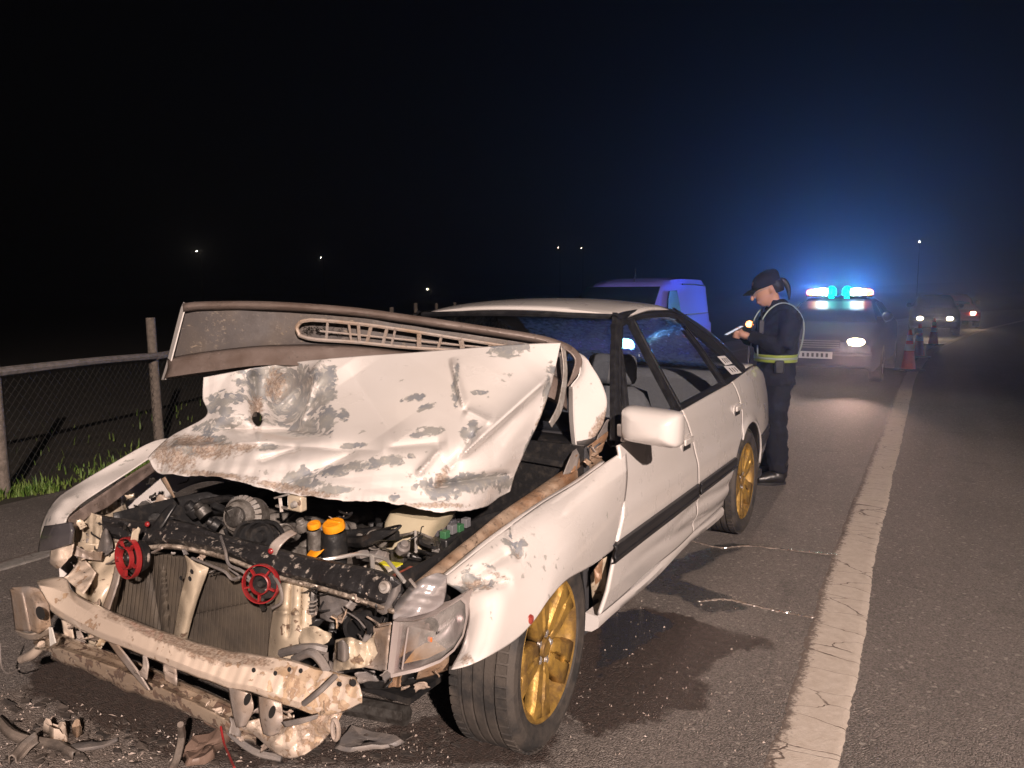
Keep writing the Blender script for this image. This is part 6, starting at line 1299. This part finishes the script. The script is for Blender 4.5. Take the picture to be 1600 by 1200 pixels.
# cap with peak, hair, glasses
def hdp(V): return (np.array(V)-[.03, 0, 1.40])@Rb.T+[.04, 0, 1.40]
mb = MB(); eloft(mb, [(.033, 0, 1.515, .112, .090), (.028, 0, 1.545, .110, .089), (.015, 0, 1.585, .098, .080), (.005, 0, 1.612, .068, .056), (.0, 0, 1.624, .02, .02)], 28)
pk = [[(.10+.0*k, .085*k, 1.525) for k in np.linspace(-1, 1, 11)], [(.15+.03*(1-k*k), .075*k, 1.522-.01*k*k) for k in np.linspace(-1, 1, 11)], [(.175+.045*(1-k*k), .06*k, 1.510-.02*k*k) for k in np.linspace(-1, 1, 11)]]
mb.V = [tuple(v) for v in hdp(mb.V)]; mb.build('cap', NAVY, per)
m2 = MB(); m2.grid(np.array(pk)); m2.V = [tuple(v) for v in hdp(m2.V)]; m2.build('cap_peak', NAVY, per, solid=.006)
mb = MB(); eloft(mb, [(-.035, 0, 1.44, .045, .062), (-.03, 0, 1.48, .06, .078), (-.015, 0, 1.53, .075, .082)], 20); mb.tube([(-.065, 0, 1.52), (-.10, .0, 1.50), (-.112, .004, 1.45), (-.105, .006, 1.40), (-.09, .004, 1.35)], [.018, .022, .020, .014, .006], 10, 16); mb.V = [tuple(v) for v in hdp(mb.V)]; mb.build('hair', HAIR, per)
FRM = mat('glasses_frame', (.5, .5, .5), .25, .6); mb = MB()
for s in (1, -1):
    aa = np.linspace(0, 2*np.pi, 17); mb.tube([(.152, s*.034+.026*math.cos(t), 1.497+.018*math.sin(t)) for t in aa], .0028, 5, caps=False); mb.tube([(.150, s*.060, 1.50), (.10, s*.074, 1.505), (.04, s*.080, 1.505)], .0026, 5)
mb.tube([(.152, -.009, 1.50), (.155, 0, 1.503), (.152, .009, 1.50)], .0026, 5); mb.V = [tuple(v) for v in hdp(mb.V)]; mb.build('glasses', FRM, per, smooth=False)
# phone held in both hands
pc = np.array([.318, 0, 1.165]); Mz = Matrix.Translation((.70, 4.02, 0)) @ Matrix.Rotation(math.atan2(FWD[1], FWD[0]), 4, 'Z')
ph = thing('phone', 'phone held up by the officer in both hands', 'phone', tuple(Mz @ Vector(pc)), math.atan2(FWD[1], FWD[0])); ph.rotation_euler = (0, math.radians(28), math.atan2(FWD[1], FWD[0]))
mb = MB(); mb.box((0, 0, 0), (.15, .074, .009)); mb.build('phone_case', BLACK, ph, bevel=.003); mb = MB(); mb.box((0, 0, .0052), (.138, .066, .0015)); mb.build('phone_screen', emit('phone_screen', (.8, .85, 1), .6), ph)

# ------------------------------------------------------------------ debris on the road
def debris(name, pts, m, label, z=.0, h=.02, cat='debris', amp=.01):
    """a flat torn piece with a folded edge and angular outline, resting on the asphalt"""
    P = np.array([atz(a, b, z) for a, b in pts]); c_ = P.mean(0); n = len(P); r = np.random.default_rng(n+int(P[0, 0]*100) % 97)
    Q = []
    for i in range(n):
        a, b = P[i], P[(i+1) % n]
        for t in (0, .33, .66): Q.append(a*(1-t)+b*t+np.array([*r.normal(0, .004, 2), 0]))
    Q = np.array(Q)-np.array([c_[0], c_[1], 0]); nq = len(Q); z_ = h*(.35+.65*np.abs(np.sin(np.arange(nq)*.55+r.uniform(0, 3))))
    O_ = Q.copy(); O_[:, 2] = .003+.25*z_; M_ = Q*.86; M_[:, 2] = .006+z_; I_ = Q*.45; I_[:, 2] = .006+.5*z_+r.normal(0, .003, nq); Ct = Q*.03; Ct[:, 2] = .006+.5*h
    mb = MB(); mb.grid(np.stack([Ct, I_, M_, O_]), True); o = mb.build(name, m, None, solid=.004, smooth=True, angle=18); o.location = (c_[0], c_[1], 0); return tag(o, label, cat)
TRIM = mat('broken_trim', (.10, .085, .075), .4, col2=(.20, .165, .14), scale=14, amt=.8)
debris('broken_plate', [(520, 1172), (545, 1140), (600, 1150), (634, 1163), (600, 1172), (548, 1178)], GREYPL, 'flat grey plastic plate lying beside the front tyre', h=.012)
def trim_strip(px, w, hh_, m, label):
    """a broken length of channel-section trim"""
    P = crom([atz(a, b, z) for a, b, z in px], 24); T = np.gradient(P, axis=0); T /= np.linalg.norm(T, axis=1)[:, None]; Nn = np.stack([-T[:, 1], T[:, 0], 0*T[:, 0]], 1); Nn /= np.linalg.norm(Nn, axis=1)[:, None]
    w = np.interp(np.linspace(0, 1, 24), np.linspace(0, 1, len(w)), w)[:, None]; c_ = P[0].copy(); c_[2] = 0
    rows = [P+Nn*w*a+np.array([0, 0, b]) for a, b in ((-1, .002), (-.92, hh_), (-.3, hh_*1.15), (.35, hh_*.8), (.4, hh_*.25), (1, .004))]
    o = mk('broken_trim', (np.array(rows)-c_).reshape(-1, 3), gridfaces(6, 24), m, solid=.004, angle=25); o.location = tuple(c_); tag(o, label, 'debris')
trim_strip([(0, 1128, 0), (22, 1150, .01), (50, 1160, .0), (88, 1166, 0), (122, 1184, 0)], [.012, .018, .02, .02, .016], .022, TRIM, 'long dark channel of broken trim at the lower left corner')
trim_strip([(58, 1160, .02), (42, 1172, .01), (30, 1186, 0), (22, 1196, 0)], [.014, .016, .014], .03, TRIM, 'short dark trim arm branching towards the camera')
trim_strip([(112, 1168, 0), (140, 1166, .01), (162, 1164, .0), (184, 1158, 0)], [.026, .03, .024, .006], .010, GREYPL, 'torn grey trim flap next to the dark channel')
debris('plastic_chunk', [(68, 1150), (80, 1143), (104, 1152), (106, 1162), (86, 1165)], BEAM, 'pinkish plastic chunk lying on the broken trim', h=.05)
debris('plastic_chunk', [(112, 1148), (122, 1143), (130, 1150), (122, 1158)], RUST, 'small rusty clip behind the pinkish chunk', h=.04)
debris('torn_panel', [(285, 1190), (300, 1165), (340, 1148), (370, 1150), (345, 1175), (320, 1199), (290, 1199)], mat('torn_undertray', (.17, .115, .09), .5), 'reddish torn undertray piece below the hanging red wire', h=.03)
mb = MB(); P = np.array([atz(270, 1199), atz(278, 1180, .05), atz(284, 1150, .09), atz(282, 1132, .16)]); c_ = P[0].copy(); mb.tube(P-c_, [.014, .012, .012, .010], 7, 14); o = mb.build('broken_strut', TRIM, None); o.location = tuple(c_); tag(o, 'dark broken strut standing against the lower rail', 'debris')
WH = mat('white_shards', (.42, .36, .32), .35, col2=(.22, .15, .12), scale=30); V = []; F = []
r3 = random.Random(5)
for k in range(760):
    if k < 420: x, y = r3.uniform(0, 420), r3.uniform(1070, 1199)
    elif k < 560: x, y = r3.uniform(420, 700), r3.uniform(1130, 1199)
    elif k < 760: x, y = r3.uniform(880, 1250), r3.uniform(930, 1180)
    else: continue
    if y < 1070+ (x-0)*.25 and x < 400: continue
    p = atz(x, y); l = r3.choice([.0015, .002, .003, .004, .006, .012 if k < 420 else .002, .022 if k < 60 else .0015]); w = r3.uniform(.001, .0028); a = r3.uniform(0, 3.14); d = np.array([math.cos(a), math.sin(a), 0])*l; s = np.array([-math.sin(a), math.cos(a), 0])*w; h = np.array([0, 0, r3.uniform(.003, .008)]); p = p+np.array([0, 0, .002]); o = len(V)
    V += [p-d, p+s, p+d, p-s, p+h]; F += [(o, o+1, o+4), (o+1, o+2, o+4), (o+2, o+3, o+4), (o+3, o, o+4)]
tag(mk('crash_fragments', V, F, WH, smooth=False), 'pale paint and glass fragments scattered over the asphalt', 'fragments', kind='stuff')

DK = mat('dark_shards', (.045, .04, .038), .4, col2=(.16, .13, .11), scale=18); V = []; F = []
for k in range(230):
    x, y = (r3.uniform(0, 300), r3.uniform(1085, 1199)) if k < 150 else (r3.uniform(300, 720), r3.uniform(1140, 1199))
    if y < 1078+x*.25 and x < 400: continue
    p = atz(x, y)+np.array([0, 0, .003]); n = r3.choice([3, 4, 4, 5]); l = r3.choice([.006, .009, .013, .02, .03]); a0 = r3.uniform(0, 6.28); o = len(V); tl = r3.uniform(-.5, .5)
    ring = [p+np.array([math.cos(a0+6.28*j/n)*l*r3.uniform(.5, 1.3), math.sin(a0+6.28*j/n)*l*r3.uniform(.2, .8), 0]) for j in range(n)]
    for q in ring: q[2] += max(0, (q[0]-p[0])*tl)+.001
    V += ring+[q+np.array([0, 0, .004]) for q in ring]; F += [tuple(range(o+n, o+2*n))]+[(o+j, o+(j+1) % n, o+n+(j+1) % n, o+n+j) for j in range(n)]
tag(mk('plastic_shards', V, F, DK, smooth=False), 'dark plastic shards strewn on the asphalt below the bumper beam', 'shards', kind='stuff')

# ------------------------------------------------------------------ night haze lit by the beacons
hz = MB(); hz.box((0, 600, 12), (2600, 2600, 36)); ho = hz.build('haze', None, None, smooth=False); tag(ho, 'thin night haze glowing round the police beacons', 'haze', kind='stuff')
hm_ = bpy.data.materials.new('haze'); hm_.use_nodes = True; nt = hm_.node_tree; nt.nodes.remove(nt.nodes['Principled BSDF']); pv = nt.nodes.new('ShaderNodeVolumePrincipled')
pv.inputs['Color'].default_value = (.9, .92, 1, 1); pv.inputs['Density'].default_value = .0040; pv.inputs['Anisotropy'].default_value = .82
nt.links.new(pv.outputs[0], nt.nodes['Material Output'].inputs['Volume']); ho.data.materials.append(hm_)
